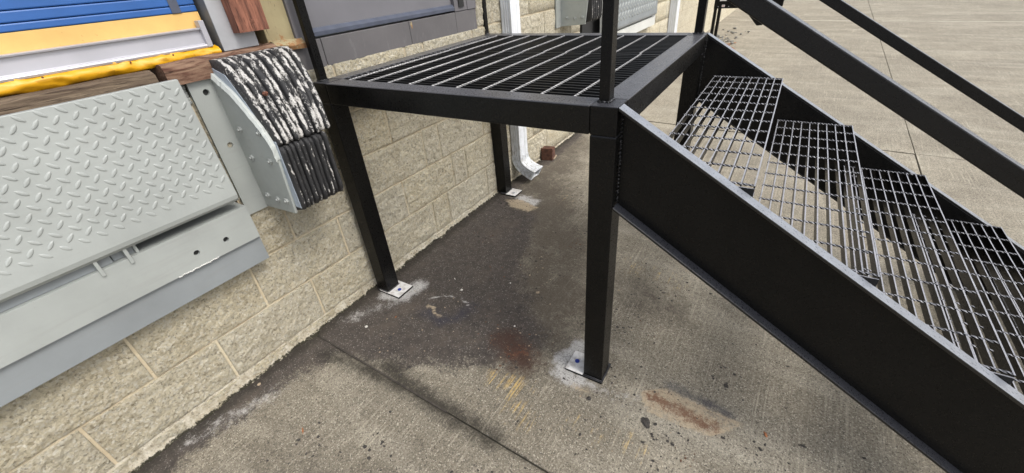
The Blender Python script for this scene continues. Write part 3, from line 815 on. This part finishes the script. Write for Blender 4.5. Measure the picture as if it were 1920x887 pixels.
# ================================================================== BUMPERS
def bumper(dy, z_off, label, far=False, pit=True):
    BL = (.02, -.3 + dy, .66 + z_off)
    root = empty('dock_bumper', BL, label=label, cat='dock bumper', group='laminated dock bumpers on the wall')
    def bp(mb, name, mat, **k):
        o = mb.build(name, mat, None, **k); setparent_keep(o, root, BL); return o
    def Z(z): return z + z_off
    def Y(y): return y + dy
    # wall flange with two holes
    mb = MB()
    r = .0098
    for a, b, hz in ((.66, .82, None), (.82, 1.0, .913), (1.0, 1.176, 1.088)):
        if hz is None: mb.box(.010, .020, Y(-.432), Y(-.352), Z(a), Z(b))
        else:
            sub = MB(); holes_plate(sub, .020, Y(-.432), Y(-.352), Z(a), Z(b), .010, [(Y(-.389), Z(hz))], r)
            mb.add(sub.v, sub.f)
    bp(mb, 'wall_flange', 'dock_grey')
    bp(MB().box(.006, .0105, Y(-.43), Y(-.354), Z(.664), Z(1.172)), 'hole_backing', 'dark')
    lp = [(.012, .662), (.212, .676), (.238, .90), (.239, .925), (.212, .983), (.120, 1.083), (.03, 1.137), (.012, 1.14)]
    bp(MB().prism([(x, Z(z_)) for x, z_ in lp], 1, Y(-.3595), Y(-.3505)), 'bracket_side', 'bracket', bevel=.0015)
    bp(MB().prism([(.012, Z(.68)), (.195, Z(.70)), (.215, Z(.90)), (.175, Z(.96)), (.12, Z(1.05)), (.07, Z(1.165)), (.012, Z(1.175))], 1, Y(-.166), Y(-.16)), 'bracket_side', 'skyblue', bevel=.001)
    mb = MB()      # folded lip with thick old paint along the sloping edge
    sl = [(.030, 1.140), (.075, 1.112), (.118, 1.086), (.165, 1.036), (.209, .985), (.226, .955), (.240, .925), (.239, .88)]
    vv = []; NSL = 40
    for i in range(NSL + 1):
        t = i / NSL * (len(sl) - 1); a_ = min(int(t), len(sl) - 2); u_ = t - a_
        x = sl[a_][0] + (sl[a_ + 1][0] - sl[a_][0]) * u_; z_ = sl[a_][1] + (sl[a_ + 1][1] - sl[a_][1]) * u_
        wd_ = (.017 * (1 - .65 * i / NSL)) * (1 + .35 * noise.noise(Vector((i * .6, dy, 0))))
        j1 = .0018 * noise.noise(Vector((i * .9, 4, dy))); j2 = .002 * noise.noise(Vector((i * .7, 9, dy)))
        vv += [(x, Y(-.349), Z(z_ + .001)), (x + j1, Y(-.3595), Z(z_ + .003 + j1)), (x - wd_ * .35 + j2, Y(-.366 + j1), Z(z_ - wd_ * .45)), (x - wd_ * .8, Y(-.3635), Z(z_ - wd_ * 1.0 + j2)), (x - wd_ * .9, Y(-.3590), Z(z_ - wd_ * 1.1 + j2))]
    ff = [(i * 5 + q, (i + 1) * 5 + q, (i + 1) * 5 + q + 1, i * 5 + q + 1) for i in range(NSL) for q in range(4)]
    bp(MB().add(vv, ff, False), 'folded_lip', 'lip_paint' if not far else 'dock_grey')
    mb = MB()
    for x, z_ in ((.073, .964), (.071, .865), (.069, .72), (.19, .967), (.187, .87), (.13, .716), (.188, .722)):
        m2 = MB().tube([(x, Y(-.3595), Z(z_)), (x, Y(-.3665), Z(z_))], .0112, 6, False)
        m2.tube([(x, Y(-.366), Z(z_)), (x, Y(-.3705), Z(z_))], [.006, .0045], 8, True)
        bp(m2, 'bolt', 'dock_grey')
    # laminated rubber strips
    NS = 10
    up = [(.012, 1.176), (.07, 1.178), (.115, 1.160), (.165, 1.105), (.205, 1.045), (.236, .985), (.256, .935), (.252, .926), (.06, .926), (.012, .93)]
    lo = [(.02, .922), (.252, .922), (.262, .91), (.262, .715), (.252, .695), (.22, .686), (.02, .69)]
    for k in range(NS):
        for part, (yL, yR, shear, mat) in (('rubber_strip', (-.3495, -.150, .055, 'rubber_white')), ('lower_rubber_strip', (-.3495, -.178, .0, 'rubber'))):
            prof = up if part == 'rubber_strip' else lo
            w_ = (yR - yL) / NS; bulge = random.uniform(-.002, .004) + (.004 if k % 2 else 0)
            mb = MB(); L_, R_ = [], []
            dense_ = []
            for i in range(len(prof)):
                a, b = prof[i], prof[(i + 1) % len(prof)]
                nseg = max(1, int(math.hypot(a[0] - b[0], a[1] - b[1]) / .012)) if not far else 1
                for s_ in range(nseg): dense_.append((a[0] + (b[0] - a[0]) * s_ / nseg, a[1] + (b[1] - a[1]) * s_ / nseg))
            n_ = len(dense_); rings = [[], [], [], [], []]
            for (x, z_) in dense_:
                t = k / NS; t1 = (k + 1) / NS
                fan = max(0, (z_ - .93) / .25) * shear if part == 'rubber_strip' else 0
                front = 1 if x > .05 else 0
                jt = .0035 * noise.noise(Vector((k * 3.3, z_ * 45, x * 45))) * (1 if part == 'rubber_strip' else .35)
                ya = yL + (yR + fan - yL) * t + .001; yb = yL + (yR + fan - yL) * t1 - .001
                wob = .0014 * noise.noise(Vector((k * 1.3, z_ * 30, 0)))
                for q, (yy, dx) in enumerate(((ya, -.007), (ya + (yb - ya) * .2, -.0016), (ya + (yb - ya) * .5, 0), (ya + (yb - ya) * .8, -.0016), (yb, -.007))):
                    rings[q].append((x + front * (bulge + jt + dx), Y(yy + wob), Z(z_ + (front * dx * .6 if z_ > 1.0 else 0))))
            v = [p for g_ in rings for p in g_]
            f = [(q * n_ + i, q * n_ + (i + 1) % n_, (q + 1) * n_ + (i + 1) % n_, (q + 1) * n_ + i) for q in range(4) for i in range(n_)]
            f += [tuple(range(n_)), tuple(range(5 * n_ - 1, 4 * n_ - 1, -1))]
            mb.add(v, f, True)
            ob_ = bp(mb, part.replace('lower_', ''), mat)
            at_ = ob_.data.attributes.new('ridge', 'FLOAT', 'POINT'); at_.data.foreach_set('value', [0.] * n_ + [.5] * n_ + [1.] * n_ + [.5] * n_ + [0.] * n_)
    if not far:
        bp(MB().blob((.198, Y(-.300), Z(1.075)), .0095, 2, (1, 1, 1), 2), 'rusty_bolt_head', 'rustspot')
        bp(MB().prism([(.03, Z(1.155)), (.10, Z(1.135)), (.155, Z(1.06)), (.205, Z(.98)), (.20, Z(.96)), (.14, Z(1.03)), (.08, Z(1.11)), (.03, Z(1.12))], 1, Y(-.3504), Y(-.346)), 'painted_shim', 'skyblue')
        bp(MB().box(.215, .2475, Y(-.3504), Y(-.347), Z(.70), Z(.94)), 'painted_shim', 'skyblue', bevel=.001)
    return root
bumper(0, 0, 'near laminated rubber dock bumper with white worn paint on a pale grey steel bracket')
bumper(2.42, .295, 'far laminated dock bumper beyond the landing beside the white downspout', far=True)
# chipped grey paint on the wall strip left of the near bumper
mb = MB()
for i in range(60):
    t = rng0.random(); mb.blob((.004, -.4445 + rng0.uniform(-.012, .012) * (1 - t * .5), 1.168 - t * .10), rng0.uniform(.006, .012), i, (.7, .9, 1), 1)
o = mb.build('paint_smear', 'dock_grey', wall)
o = MB().box(.003, .0215, -.446, -.352, 1.166, 1.181).build('cap_strip', 'dock_grey', wall, bevel=.004)

# ================================================================== SECOND LEVELLER AND FAR WALL ITEMS
L2 = (.08, 3.3, .8)
l2 = empty('dock_leveller', L2, label='far dock leveller with off white and grey tread plate seen behind the landing', cat='dock leveller', group='dock levellers along the wall')
lip(l2, L2, .085, 1.55, .105, .80, 2.93, 4.16, 'dock_grey_low', 'dock_grey', .052, (.02, .02), .03, 1.75)
lip(l2, L2, .087, 1.55, .107, .80, 2.63, 2.925, 'plate_white', 'dock_grey', .052, (.02, .02), .01, 1.75)
o = MB().box(.02, .08, 2.43, 4.2, .70, .788).build('curb_plate', 'plate_white', None, bevel=.003); setparent_keep(o, l2, L2)
o = MB().box(.0, .02, 2.43, 4.28, .70, 1.9).build('pit_back_plate', 'dark', None); setparent_keep(o, l2, L2)
o = MB().box(.02, .06, 4.20, 4.26, .74, 1.9).build('side_frame', 'galv', None, bevel=.003); setparent_keep(o, l2, L2)

def fluted(x0, x1, y0, y1, nfl=3, dep=.004):
    """rectangular downspout outline with flutes, counter-clockwise from (x1,y0)"""
    def side(a, b, n_):
        out = []
        ax, ay = a; bx, by = b; L = math.hypot(bx - ax, by - ay); tx, ty = (bx - ax) / L, (by - ay) / L; nx_, ny_ = -ty, tx
        ps = [0, .12]
        seq = [(0, 0)]
        m = .14; wfl = (1 - 2 * m) / n_
        for i in range(n_):
            s_ = m + i * wfl
            seq += [(s_ + wfl * .18, 0), (s_ + wfl * .30, dep), (s_ + wfl * .70, dep), (s_ + wfl * .82, 0)]
        return [(ax + tx * L * s_ + nx_ * d_, ay + ty * L * s_ + ny_ * d_) for s_, d_ in seq]
    return side((x0, y0), (x1, y0), nfl) + side((x1, y0), (x1, y1), 1 if nfl == 3 else nfl) + side((x1, y1), (x0, y1), nfl) + side((x0, y1), (x0, y0), 1)
def downspout(y0, y1, x0, x1, zb, label, elbow=True, loc=None):
    loc = (x0, y0, G(x0, y0))
    root = empty('downspout', loc, label=label, cat='downspout', group='white downspouts on the block wall')
    prof = fluted(x0, x1, y0, y1)
    o = MB().prism(prof, 2, zb, 2.2).build('pipe', 'down', None, bevel=.0008); setparent_keep(o, root, loc)
    if elbow:
        cx, cy = (x0 + x1) / 2, (y0 + y1) / 2
        base = [((p[0] - cx) * 1.1, (p[1] - cy) * 1.06) for p in fluted(x0, x1, y0, y1, 4, .006)]
        gz = G(x1 + .1, y0)
        rings = []; n_ = len(base)
        path = []
        NR = 26
        for i in range(NR + 1):
            t = i / NR
            if t < .3: p = Vector((cx, cy, zb + .012 - t / .3 * (zb - .16 - gz))); a = 0
            else:
                u = (t - .3) / .7
                a = u * R(62)
                p = Vector((cx + .135 * (1 - math.cos(a)) + .06 * u * u, cy, (gz + .172) - .105 * math.sin(a) - .012 * u))
            rip = 1 + (.035 if i % 2 else 0) * (1 if .25 < t < .8 else 0)
            flare = 1 + .12 * max(0, t - .75) * 4
            rings.append([p + Vector((b_[0] * rip * math.cos(a), b_[1] * rip * flare, b_[0] * rip * math.sin(a) )) for b_ in base])
        v = [q for g_ in rings for q in g_]
        f = [(i * n_ + j, i * n_ + (j + 1) % n_, (i + 1) * n_ + (j + 1) % n_, (i + 1) * n_ + j) for i in range(NR) for j in range(n_)]
        o = MB().add(v, f, True).build('elbow', 'down', None); setparent_keep(o, root, loc)
        sm = o.modifiers.new('thick', 'SOLIDIFY'); sm.thickness = .0015
        o = MB().box(x0 - .002, x1 + .002, y0 - .0025, y0 - .001, zb + .35, zb + .37).build('strap', 'down', None); setparent_keep(o, root, loc)
    return root
downspout(1.305, 1.405, .012, .082, .22, 'white ribbed downspout with curved elbow at the far corner of the landing')
downspout(5.02, 5.14, .012, .10, .18, 'slim white downspout further along the wall beyond the far leveller', elbow=False)

bk = empty('red_brick', (.06, 1.75, G(.06, 1.75)), .25, label='rusty red brick standing by the wall behind the downspout elbow', cat='brick')
MB().box(-.05, .04, -.045, .045, 0, .085).build('brick_body', 'brick', bk, bevel=.003)
MB().box(-.052, .042, -.047, -.038, .075, .10).build('broken_lip', 'brick', bk, bevel=.002)
MB().box(.041, .050, -.02, .06, .0, .008).build('mortar_sliver', 'pebble_tan', bk)

# black steel machine frame far along the wall
ML = (.5, 5.5, G(.5, 5.5))
mc = empty('machine_frame', ML, label='black steel machine frame with small white labels standing far along the wall', cat='machine')
def mp(mb, name, mat='black', **k):
    o = mb.build(name, mat, None, **k); setparent_keep(o, mc, ML); return o
mp(MB().box(.44, .475, 5.5, 5.54, G(.5, 5.5), .9), 'leg', bevel=.003)
mp(MB().box(.49, .525, 5.5, 5.54, G(.5, 5.5), .72), 'leg', bevel=.003)
mp(MB().box(.44, .86, 5.48, 5.5, .715, .95), 'crossbar', bevel=.003)
mp(MB().prism([(.80, .70), (.97, .52), (1.035, .525), (.92, .72)], 1, 5.46, 5.56), 'brace', bevel=.003)
mp(MB().box(.86, 1.2, 5.48, 5.56, .722, .95), 'crossbar', bevel=.003)
mp(MB().box(.50, .60, 5.4745, 5.4795, .80, .86), 'label_plate', 'sticker')
mp(MB().box(.533, .566, 5.4745, 5.4795, .732, .757), 'label_plate', 'sticker')
mp(MB().box(.538, .561, 5.473, 5.4743, .740, .744), 'label_print', 'sticker_red')
mp(MB().box(.538, .557, 5.473, 5.4743, .747, .750), 'label_print', 'sticker_red')
for x in (.49, .612): mp(MB().blob((x, 5.478, .737), .006, 1), 'bolt', 'galv')

# ================================================================== STEEL LANDING AND STAIR
ST = (0, -1.2 * YAW, 0)
st = empty('steel_stair', (0, 0, 0), label='black painted steel landing and open grating stair bolted to the concrete', cat='stair')
st.location = ST; st.rotation_euler = (0, 0, YAW)
def P2W(x, y): c, s_ = math.cos(YAW), math.sin(YAW); return (c * x - s_ * y, s_ * x + c * y - 1.2 * YAW)
def GPz(x, y): return G(*P2W(x, y))
SX, SY, HB = .0732, .0762, .077
def sp(mb, name, mat='black', par=st, **k): return mb.build(name, mat, par, **k)
legs = dict(NL=(XL, 0), NR=(XR - SX, 0), BL=(XL, YB - SY), BR=(XR - SX, YB - SY))
for k, (x, y) in legs.items():
    gz = GPz(x, y)
    lg = sp(MB().box(x, x + SX, y, y + SY, gz + .008, H - HB - .0012), 'leg', bevel=.0035)
    sp(MB().box(x, x + SX, y, y + SY, H - HB, H), 'corner_block', par=lg, bevel=.003)
    if k == 'NR': px0, px1, dot = XR - .148, XR + .004, (XR - .118, .045)
    elif k == 'BR': px0, px1, dot = XR - .148, XR + .004, None
    elif k == 'NL': px0, px1, dot = XL + .008, XL + .152, (XL + .112, .040)
    else: px0, px1, dot = XL + .035, XL + .152, (XL + .118, YB - .05)
    py0, py1 = (y - .008, y + .094) if k in ('NR', 'NL') else (y - .012, y + .085)
    bpz = GPz((px0 + px1) / 2, py0)
    pl = sp(MB().box(px0, px1, py0, py1, bpz - .001, bpz + .0085), 'base_plate', par=lg, bevel=.001)
    # bare primer left on the exposed half of the plate
    if k == 'NR': r_ = (px0 + .001, x - .001, py0 + .001, py1 - .001)
    elif k == 'NL': r_ = (px0 + .01, px1 - .001, py0 + .001, py1 - .001)
    else: r_ = (x + SX + .002, px1 - .001, py0 + .001, py1 - .001)
    if k != 'BR':
        sp(MB().box(r_[0], r_[1], r_[2], r_[3], bpz + .0085, bpz + .0095), 'primer_patch', 'primer', par=lg)
        if dot: sp(MB().tube([(dot[0], dot[1], bpz + .0095), (dot[0], dot[1], bpz + .0125)], .0092, 14, False), 'anchor_cap', 'blue_dot' if k != 'BL' else 'galv', par=lg)
    wd = MB()
    for (a, b) in (((x, y - .002), (x + SX, y - .002)), ((x + SX + .002, y), (x + SX + .002, y + SY))):
        wd.tube([(a[0], a[1], bpz + .009), (b[0], b[1], bpz + .009)], .003, 5)
    sp(wd, 'weld_bead', 'black', par=lg)
# beams
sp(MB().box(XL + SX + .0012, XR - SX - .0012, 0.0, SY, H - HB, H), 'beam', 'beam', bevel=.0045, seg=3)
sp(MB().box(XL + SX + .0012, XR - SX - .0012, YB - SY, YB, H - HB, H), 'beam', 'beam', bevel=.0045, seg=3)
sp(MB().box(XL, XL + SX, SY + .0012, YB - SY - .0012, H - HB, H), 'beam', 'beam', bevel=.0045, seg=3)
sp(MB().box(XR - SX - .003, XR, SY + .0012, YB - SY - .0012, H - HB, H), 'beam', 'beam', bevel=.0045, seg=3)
# deck grating, two panels
GX0, GX1 = XL + SX + .001, XR - SX - .004
YM = .698
for pi, (ya, yb, ox) in enumerate(((SY + .001, YM - .002, 0.), (YM + .002, YB - SY - .001, -.007))):
    pan = sp(MB().box(GX0, GX0 + .004, ya, yb, H - .031, H - .005).box(GX1 - .004, GX1, ya, yb, H - .031, H - .005), 'grating_panel', 'bar')
    nb = int((yb - ya) / .0302)
    proto = MB().box(GX0 + .004, GX1 - .004, -.0024, .0024, H - .031, H - .0045).mesh('bearing_bar'); proto.materials.append(M['bar'])
    for i in range(nb + 1):
        o = bpy.data.objects.new('bearing_bar', proto); COL.objects.link(o); o.parent = pan; o.location = (0, ya + .003 + i * (yb - ya - .006) / nb, 0)
    pr = MB().twist((0, ya, H - .0035), (0, yb, H - .0035), .0056, (yb - ya) / .06, int((yb - ya) / .0075)).mesh('cross_rod'); pr.materials.append(M['rod'])
    k = 0; x = .158 + ox - .013
    x = .158 + ox
    while x < GX1 - .01:
        if x > GX0 + .01:
            o = bpy.data.objects.new('cross_rod', pr); COL.objects.link(o); o.parent = pan; o.location = (x, 0, 0)
        x += .1029
    if True:   # stub ends of the bars seen against the wall-side beam
        sb = MB()
        for i in range(nb + 1):
            y = ya + .003 + i * (yb - ya - .006) / nb
            sb.box(GX0 - .002, GX0 + .012, y - .0022, y + .0022, H - .006, H - .0022)
        sp(sb, 'bar_ends', 'rod', par=pan, kind='stuff')
# stringers
SL = .604
def ztop(x): return 1.0355 - SL * (x - 1.242)
def zbot(x): return .745 - SL * 1.01 * (x - 1.242)
XS0 = XR + .0015
gS = GPz(2.7, 0.)
xb_end = 1.242 + (.745 - gS) / (SL * 1.01); xt_end = 1.242 + (1.0355 - gS) / SL
TF = .009
def stringer(yw, yo):
    """web at yw (inside), flange reaching out to yo"""
    s_ = 1 if yo > yw else -1
    a, b = yw, yw + s_ * .006
    web = [(XS0, ztop(XS0) - TF), (XS0, zbot(XS0) + TF), (xb_end, gS + .001), (xt_end - .02, gS + .001)]
    o = sp(MB().prism(web, 1, min(a, b), max(a, b)), 'stringer', bevel=.001)
    fy0, fy1 = min(yw, yo), max(yw, yo)
    top = [(XS0, ztop(XS0)), (XS0, ztop(XS0) - TF), (xt_end - .02, gS + .001), (xt_end, gS + .001)]
    bot = [(XS0, zbot(XS0) + TF), (XS0, zbot(XS0)), (xb_end - .015, gS + .001), (xb_end, gS + .001)]
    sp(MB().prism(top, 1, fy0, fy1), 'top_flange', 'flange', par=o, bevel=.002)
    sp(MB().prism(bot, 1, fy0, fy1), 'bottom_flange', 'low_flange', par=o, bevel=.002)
    wd = MB(); n_ = 70
    pts = []
    for i in range(n_ + 1):
        z_ = zbot(XS0) + .012 + (ztop(XS0) - zbot(XS0) - .03) * i / n_
        pts.append((XS0 + .001 + .0008 * math.sin(i * 2.1), b + s_ * .002, z_))
    wd.tube(pts, [.0034 + .0022 * noise.noise(Vector((i * 1.37, 2, 0))) for i in range(n_ + 1)], 7)
    if s_ > 0:
        pts2 = [(p[0], a - .003, p[2]) for p in pts]; wd.tube(pts2, [.0036 + .002 * noise.noise(Vector((i * 1.37, 9, 0))) for i in range(n_ + 1)], 7)
    sp(wd, 'weld_bead', 'weld', par=o)
    return o
stringer(.040, 0.0)
stringer(YB - .040, YB)
# treads
TR, RUN = .175, .2895
TX0, TZ0 = 1.296, .866
TY0, TY1 = .0405, YB - .0405
TD = .2705
def tread_meshes():
    fr = MB()
    fr.box(TD - .0036, TD, TY0 + .004, TY1 - .004, -.026, .0003)                       # nosing bar
    fr.box(TD - .030, TD + .001, TY0 - .0003, TY0 + .03, -.03, -.0265)
    for y in (TY0 + .0005, TY1 - .0045): fr.box(.0, TD, y, y + .004, -.045, -.006)      # carrier plates
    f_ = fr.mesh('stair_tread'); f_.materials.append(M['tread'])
    b_ = MB().box(-.0017, .0017, TY0 + .0048, TY1 - .0048, -.026, .0).mesh('bearing_bar'); b_.materials.append(M['tread'])
    r_ = MB().twist((-.002, 0, -.001), (TD - .004, 0, -.001), .0046, TD / .05, 40).mesh('cross_rod'); r_.materials.append(M['tread'])
    return f_, b_, r_
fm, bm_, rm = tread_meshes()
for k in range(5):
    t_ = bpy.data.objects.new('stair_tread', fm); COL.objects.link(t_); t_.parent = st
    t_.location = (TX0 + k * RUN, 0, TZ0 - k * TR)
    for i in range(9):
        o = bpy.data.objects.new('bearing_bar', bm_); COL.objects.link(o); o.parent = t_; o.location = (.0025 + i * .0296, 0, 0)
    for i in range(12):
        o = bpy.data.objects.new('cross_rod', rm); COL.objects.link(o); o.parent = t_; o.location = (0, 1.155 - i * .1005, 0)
# guard rails: posts
RP = .032
RT = 2.08
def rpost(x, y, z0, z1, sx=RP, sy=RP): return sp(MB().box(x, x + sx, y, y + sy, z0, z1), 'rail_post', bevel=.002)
def postweld(x, y, z, sx=RP, sy=RP):
    w_ = MB()
    c = [(x, y), (x + sx, y), (x + sx, y + sy), (x, y + sy), (x, y)]
    for a, b in zip(c, c[1:]):
        pts = [(a[0] + (b[0] - a[0]) * i / 8, a[1] + (b[1] - a[1]) * i / 8, z + .0015 + .0012 * math.sin(i * 2.3)) for i in range(9)]
        w_.tube(pts, [.003 + .0015 * math.sin(i * 1.7 + a[0]) for i in range(9)], 6)
    return sp(w_, 'weld_bead', 'weld')
RPOS = [(1.172, .032, .028, .036), (.046, .020, .022, .032), (1.180, YB - .044, .034, .036), (XL - .03 + .012, YB - .036, .028, .03)]
for (x, y, a, b) in RPOS:
    rpost(x, y, H, RT, a, b); postweld(x, y, H + .0005, a, b)
ZM = 1.44
for y in (.036, YB - .040):
    for z_ in (ZM + .06, RT - .035):
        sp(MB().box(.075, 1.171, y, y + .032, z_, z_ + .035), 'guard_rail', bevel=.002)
# inclined rails parallel to the stringers (plane of each stringer), with lower posts
def incl(yc, zoff, x0, x1, wv, wy, name='stair_rail'):
    p = [(x0, ztop(x0) + zoff), (x0, ztop(x0) + zoff - wv), (x1, ztop(x1) + zoff - wv), (x1, ztop(x1) + zoff)]
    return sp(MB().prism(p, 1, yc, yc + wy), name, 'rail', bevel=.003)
for yc in (.004, YB - .038):
    incl(yc, .385, 1.216, 2.86, .0415, .034)
    incl(yc, .90, 1.216, 2.86, .0415, .034)
    sp(MB().box(2.83, 2.862, yc + .001, yc + .033, GPz(2.84, yc), ztop(2.86) + .90 - .045), 'rail_post', bevel=.002)

# ================================================================== DEBRIS ON THE GROUND
def chip(x, y, r, mat, label, cat, sq=(1, 1, .45), name='pebble', seed=1, group=None, sub=2):
    o = empty(name, (x, y, G(x, y)), label=label, cat=cat, group=group)
    o_ = MB().blob((0, 0, r * sq[2] * .55), r, seed, sq, sub).build(name + '_body', mat, None)
    COL.objects.unlink(o_); bpy.data.objects.remove(o)
    o_.name = name; COL.objects.link(o_); o_.location = (x, y, G(x, y)); o_.rotation_euler = (0, 0, seed * 1.3)
    return tag(o_, label, cat, 'small chips and scraps lying on the concrete')
chip(.195, -.247, .0085, 'pebble_white', 'white stone chip on the dark stain below the near wall leg', 'stone chip', seed=3)
chip(.428, .164, .0085, 'pebble_white', 'rounded white stone chip above the old curved paint outline', 'stone chip', seed=5)
chip(.341, .216, .009, 'pebble_white', 'thin white splinter lying on the dark stained concrete', 'splinter', (1.2, .25, .2), seed=2, name='splinter')
chip(.77, .326, .011, 'pebble_tan', 'tan broken flake in the middle of the ground under the landing', 'flake', (1.2, .8, .4), seed=8)
chip(.614, .324, .005, 'pebble_white', 'tiny white chip between the landing legs', 'stone chip', seed=12)
chip(.79, .086, .0055, 'pebble_white', 'tiny white chip beside the reddish rust stain', 'stone chip', seed=13)
chip(.345, -.241, .012, 'pebble_dark', 'dark clod of dirt right of the white chip', 'dirt clod', (1, .8, .6), seed=9, name='dirt_clod')
chip(1.43, -.075, .020, 'pebble_dark', 'dark flat piece of asphalt below the rusty rectangular patch', 'asphalt piece', (1.3, .8, .3), seed=21, name='asphalt_piece')
chip(1.222, -.085, .011, 'pebble_dark', 'square dark crumb in front of the outer leg plate', 'asphalt piece', (1, 1, .4), seed=22, name='asphalt_piece')
chip(1.632, .212, .010, 'pebble_dark', 'round dark pebble on open concrete under the stringer', 'pebble', (1, 1, .4), seed=25)
chip(1.104, .523, .007, 'pebble_tan', 'small tan chip right of the outer leg', 'stone chip', (1.4, .6, .5), seed=27)
chip(.055, -.684, .009, 'pebble_tan', 'tan pebble against the mortar at the foot of the wall', 'pebble', (1, 1, .5), seed=28)
chip(.393, -.715, .012, 'leaf', 'curled dry leaf fragment on the lower left concrete', 'leaf', (1.4, .3, .35), seed=31, name='dry_leaf')
chip(1.776, .079, .010, 'leaf', 'small yellow brown leaf scrap at the lower right under the stringer', 'leaf', (1.2, .6, .3), seed=33, name='dry_leaf')
chip(.27, -.135, .006, 'leaf', 'orange brown scrap left of the curved outline', 'leaf', (1.3, .8, .3), seed=35, name='dry_leaf')
# loose grit, far too much to count
mb = MB(); rng = random.Random(4)
def grit(n_, cx, cy, sx, sy, r0, r1):
    for _ in range(n_):
        x, y = rng.gauss(cx, sx), rng.gauss(cy, sy)
        if x < .03: continue
        r = rng.uniform(r0, r1)
        a = rng.uniform(0, 6.28); z_ = G(x, y)
        c, s_ = math.cos(a), math.sin(a); q = rng.uniform(.4, .9)
        mb.add([(x + c * r, y + s_ * r, z_), (x - s_ * r * q, y + c * r * q, z_), (x - c * r, y - s_ * r, z_), (x + s_ * r * q, y - c * r * q, z_), (x, y, z_ + r * .8)], [(0, 1, 4), (1, 2, 4), (2, 3, 4), (3, 0, 4)])
grit(500, .55, .2, .3, .4, .0008, .0028); grit(400, 1.0, .5, .35, .5, .0008, .0028); grit(300, 1.3, -.2, .5, .3, .0008, .0025); grit(160, .12, -.8, .04, .3, .0008, .0022)
grit(150, .8, 1.6, .3, .4, .001, .003); grit(500, 1.6, .3, .5, .5, .0008, .0025); grit(120, .15, 1.0, .08, .06, .001, .004)
mb.build('loose_grit', 'pebble_dark', None, kind='stuff')
mb = MB()
def crumbs(n_, cx, cy, s_, r0, r1):
    for i in range(n_):
        x, y = rng.gauss(cx, s_), rng.gauss(cy, s_)
        if x < .04: continue
        rr = rng.uniform(r0, r1); mb.blob((x, y, G(x, y) + rr * .25), rr, rng.randint(0, 500), (rng.uniform(.6, 1.7), rng.uniform(.6, 1.2), .35), 1)
for c_ in ((.345, -.241, 14), (.50, -.306, 8), (.62, .02, 10), (.79, .33, 14), (.88, -.05, 18), (.62, .6, 16), (.75, .9, 16), (.12, 1.02, 26), (.55, 1.3, 14), (1.2, .3, 12), (1.33, .05, 12), (1.5, -.12, 20), (1.62, .25, 10), (1.25, .62, 12), (1.8, .0, 12), (.45, -.75, 14), (.7, -.62, 12), (.25, .55, 14), (.9, 1.6, 14), (1.0, -.55, 12)):
    crumbs(c_[2], c_[0], c_[1], .045, .0018, .0085)
crumbs(130, 1.0, .4, .5, .002, .0075); crumbs(80, 1.5, -.1, .35, .002, .007); crumbs(60, .5, -.7, .25, .0015, .0055)
mb.build('scattered_crumbs', 'pebble_dark', None, kind='stuff')
mb = MB()
for c_ in ((.3, .1, 10), (.5, .0, 12), (.36, -.2, 10), (.85, .0, 14), (.7, .5, 16), (1.15, .4, 12), (1.4, -.1, 12)):
    crumbs(c_[2], c_[0], c_[1], .09, .0015, .0055)
mb.build('tan_crumbs', 'pebble_tan', None, kind='stuff')
mb = MB()
for c_ in ((.88, -.04, 34), (.80, .02, 16), (.62, .05, 10), (.5, .35, 12), (.75, .75, 14), (1.55, -.12, 10), (1.3, .35, 8), (.2, .6, 10)):
    crumbs(c_[2], c_[0], c_[1], .05, .0015, .0065)
mb.build('leaf_crumbs', 'leaf_dark', None, kind='stuff')
mb = MB(); grit(110, .5, .15, .3, .3, .0007, .0018); grit(120, .14, -.72, .035, .16, .0007, .0017); grit(60, 1.1, 0, .1, .08, .0007, .0016); grit(120, .45, 1.75, .12, .2, .001, .003)
mb.build('pale_grit', 'pebble_white', None, kind='stuff')
# heap of rubble and leaves far along the wall
mb = MB()
for i in range(46):
    x, y = rng.gauss(.42, .13), rng.gauss(7.0, .45); mb.blob((x, y, G(x, y) + rng.uniform(0, .05)), rng.uniform(.012, .038), i, (1.2, 1.2, .6), 1)
tag(mb.build('rubble_heap', 'rubble', None), 'grey heap of rubble at the foot of the wall far beyond the landing', 'rubble', kind='stuff')
mb = MB()
for i in range(50):
    x, y = rng.gauss(.5, .10), rng.gauss(6.2, .2); mb.blob((x, y, G(x, y) + rng.uniform(0, .02)), rng.uniform(.015, .035), i, (1.4, 1, .3), 1)
mb.build('fallen_leaves', 'leaf', None, kind='stuff')
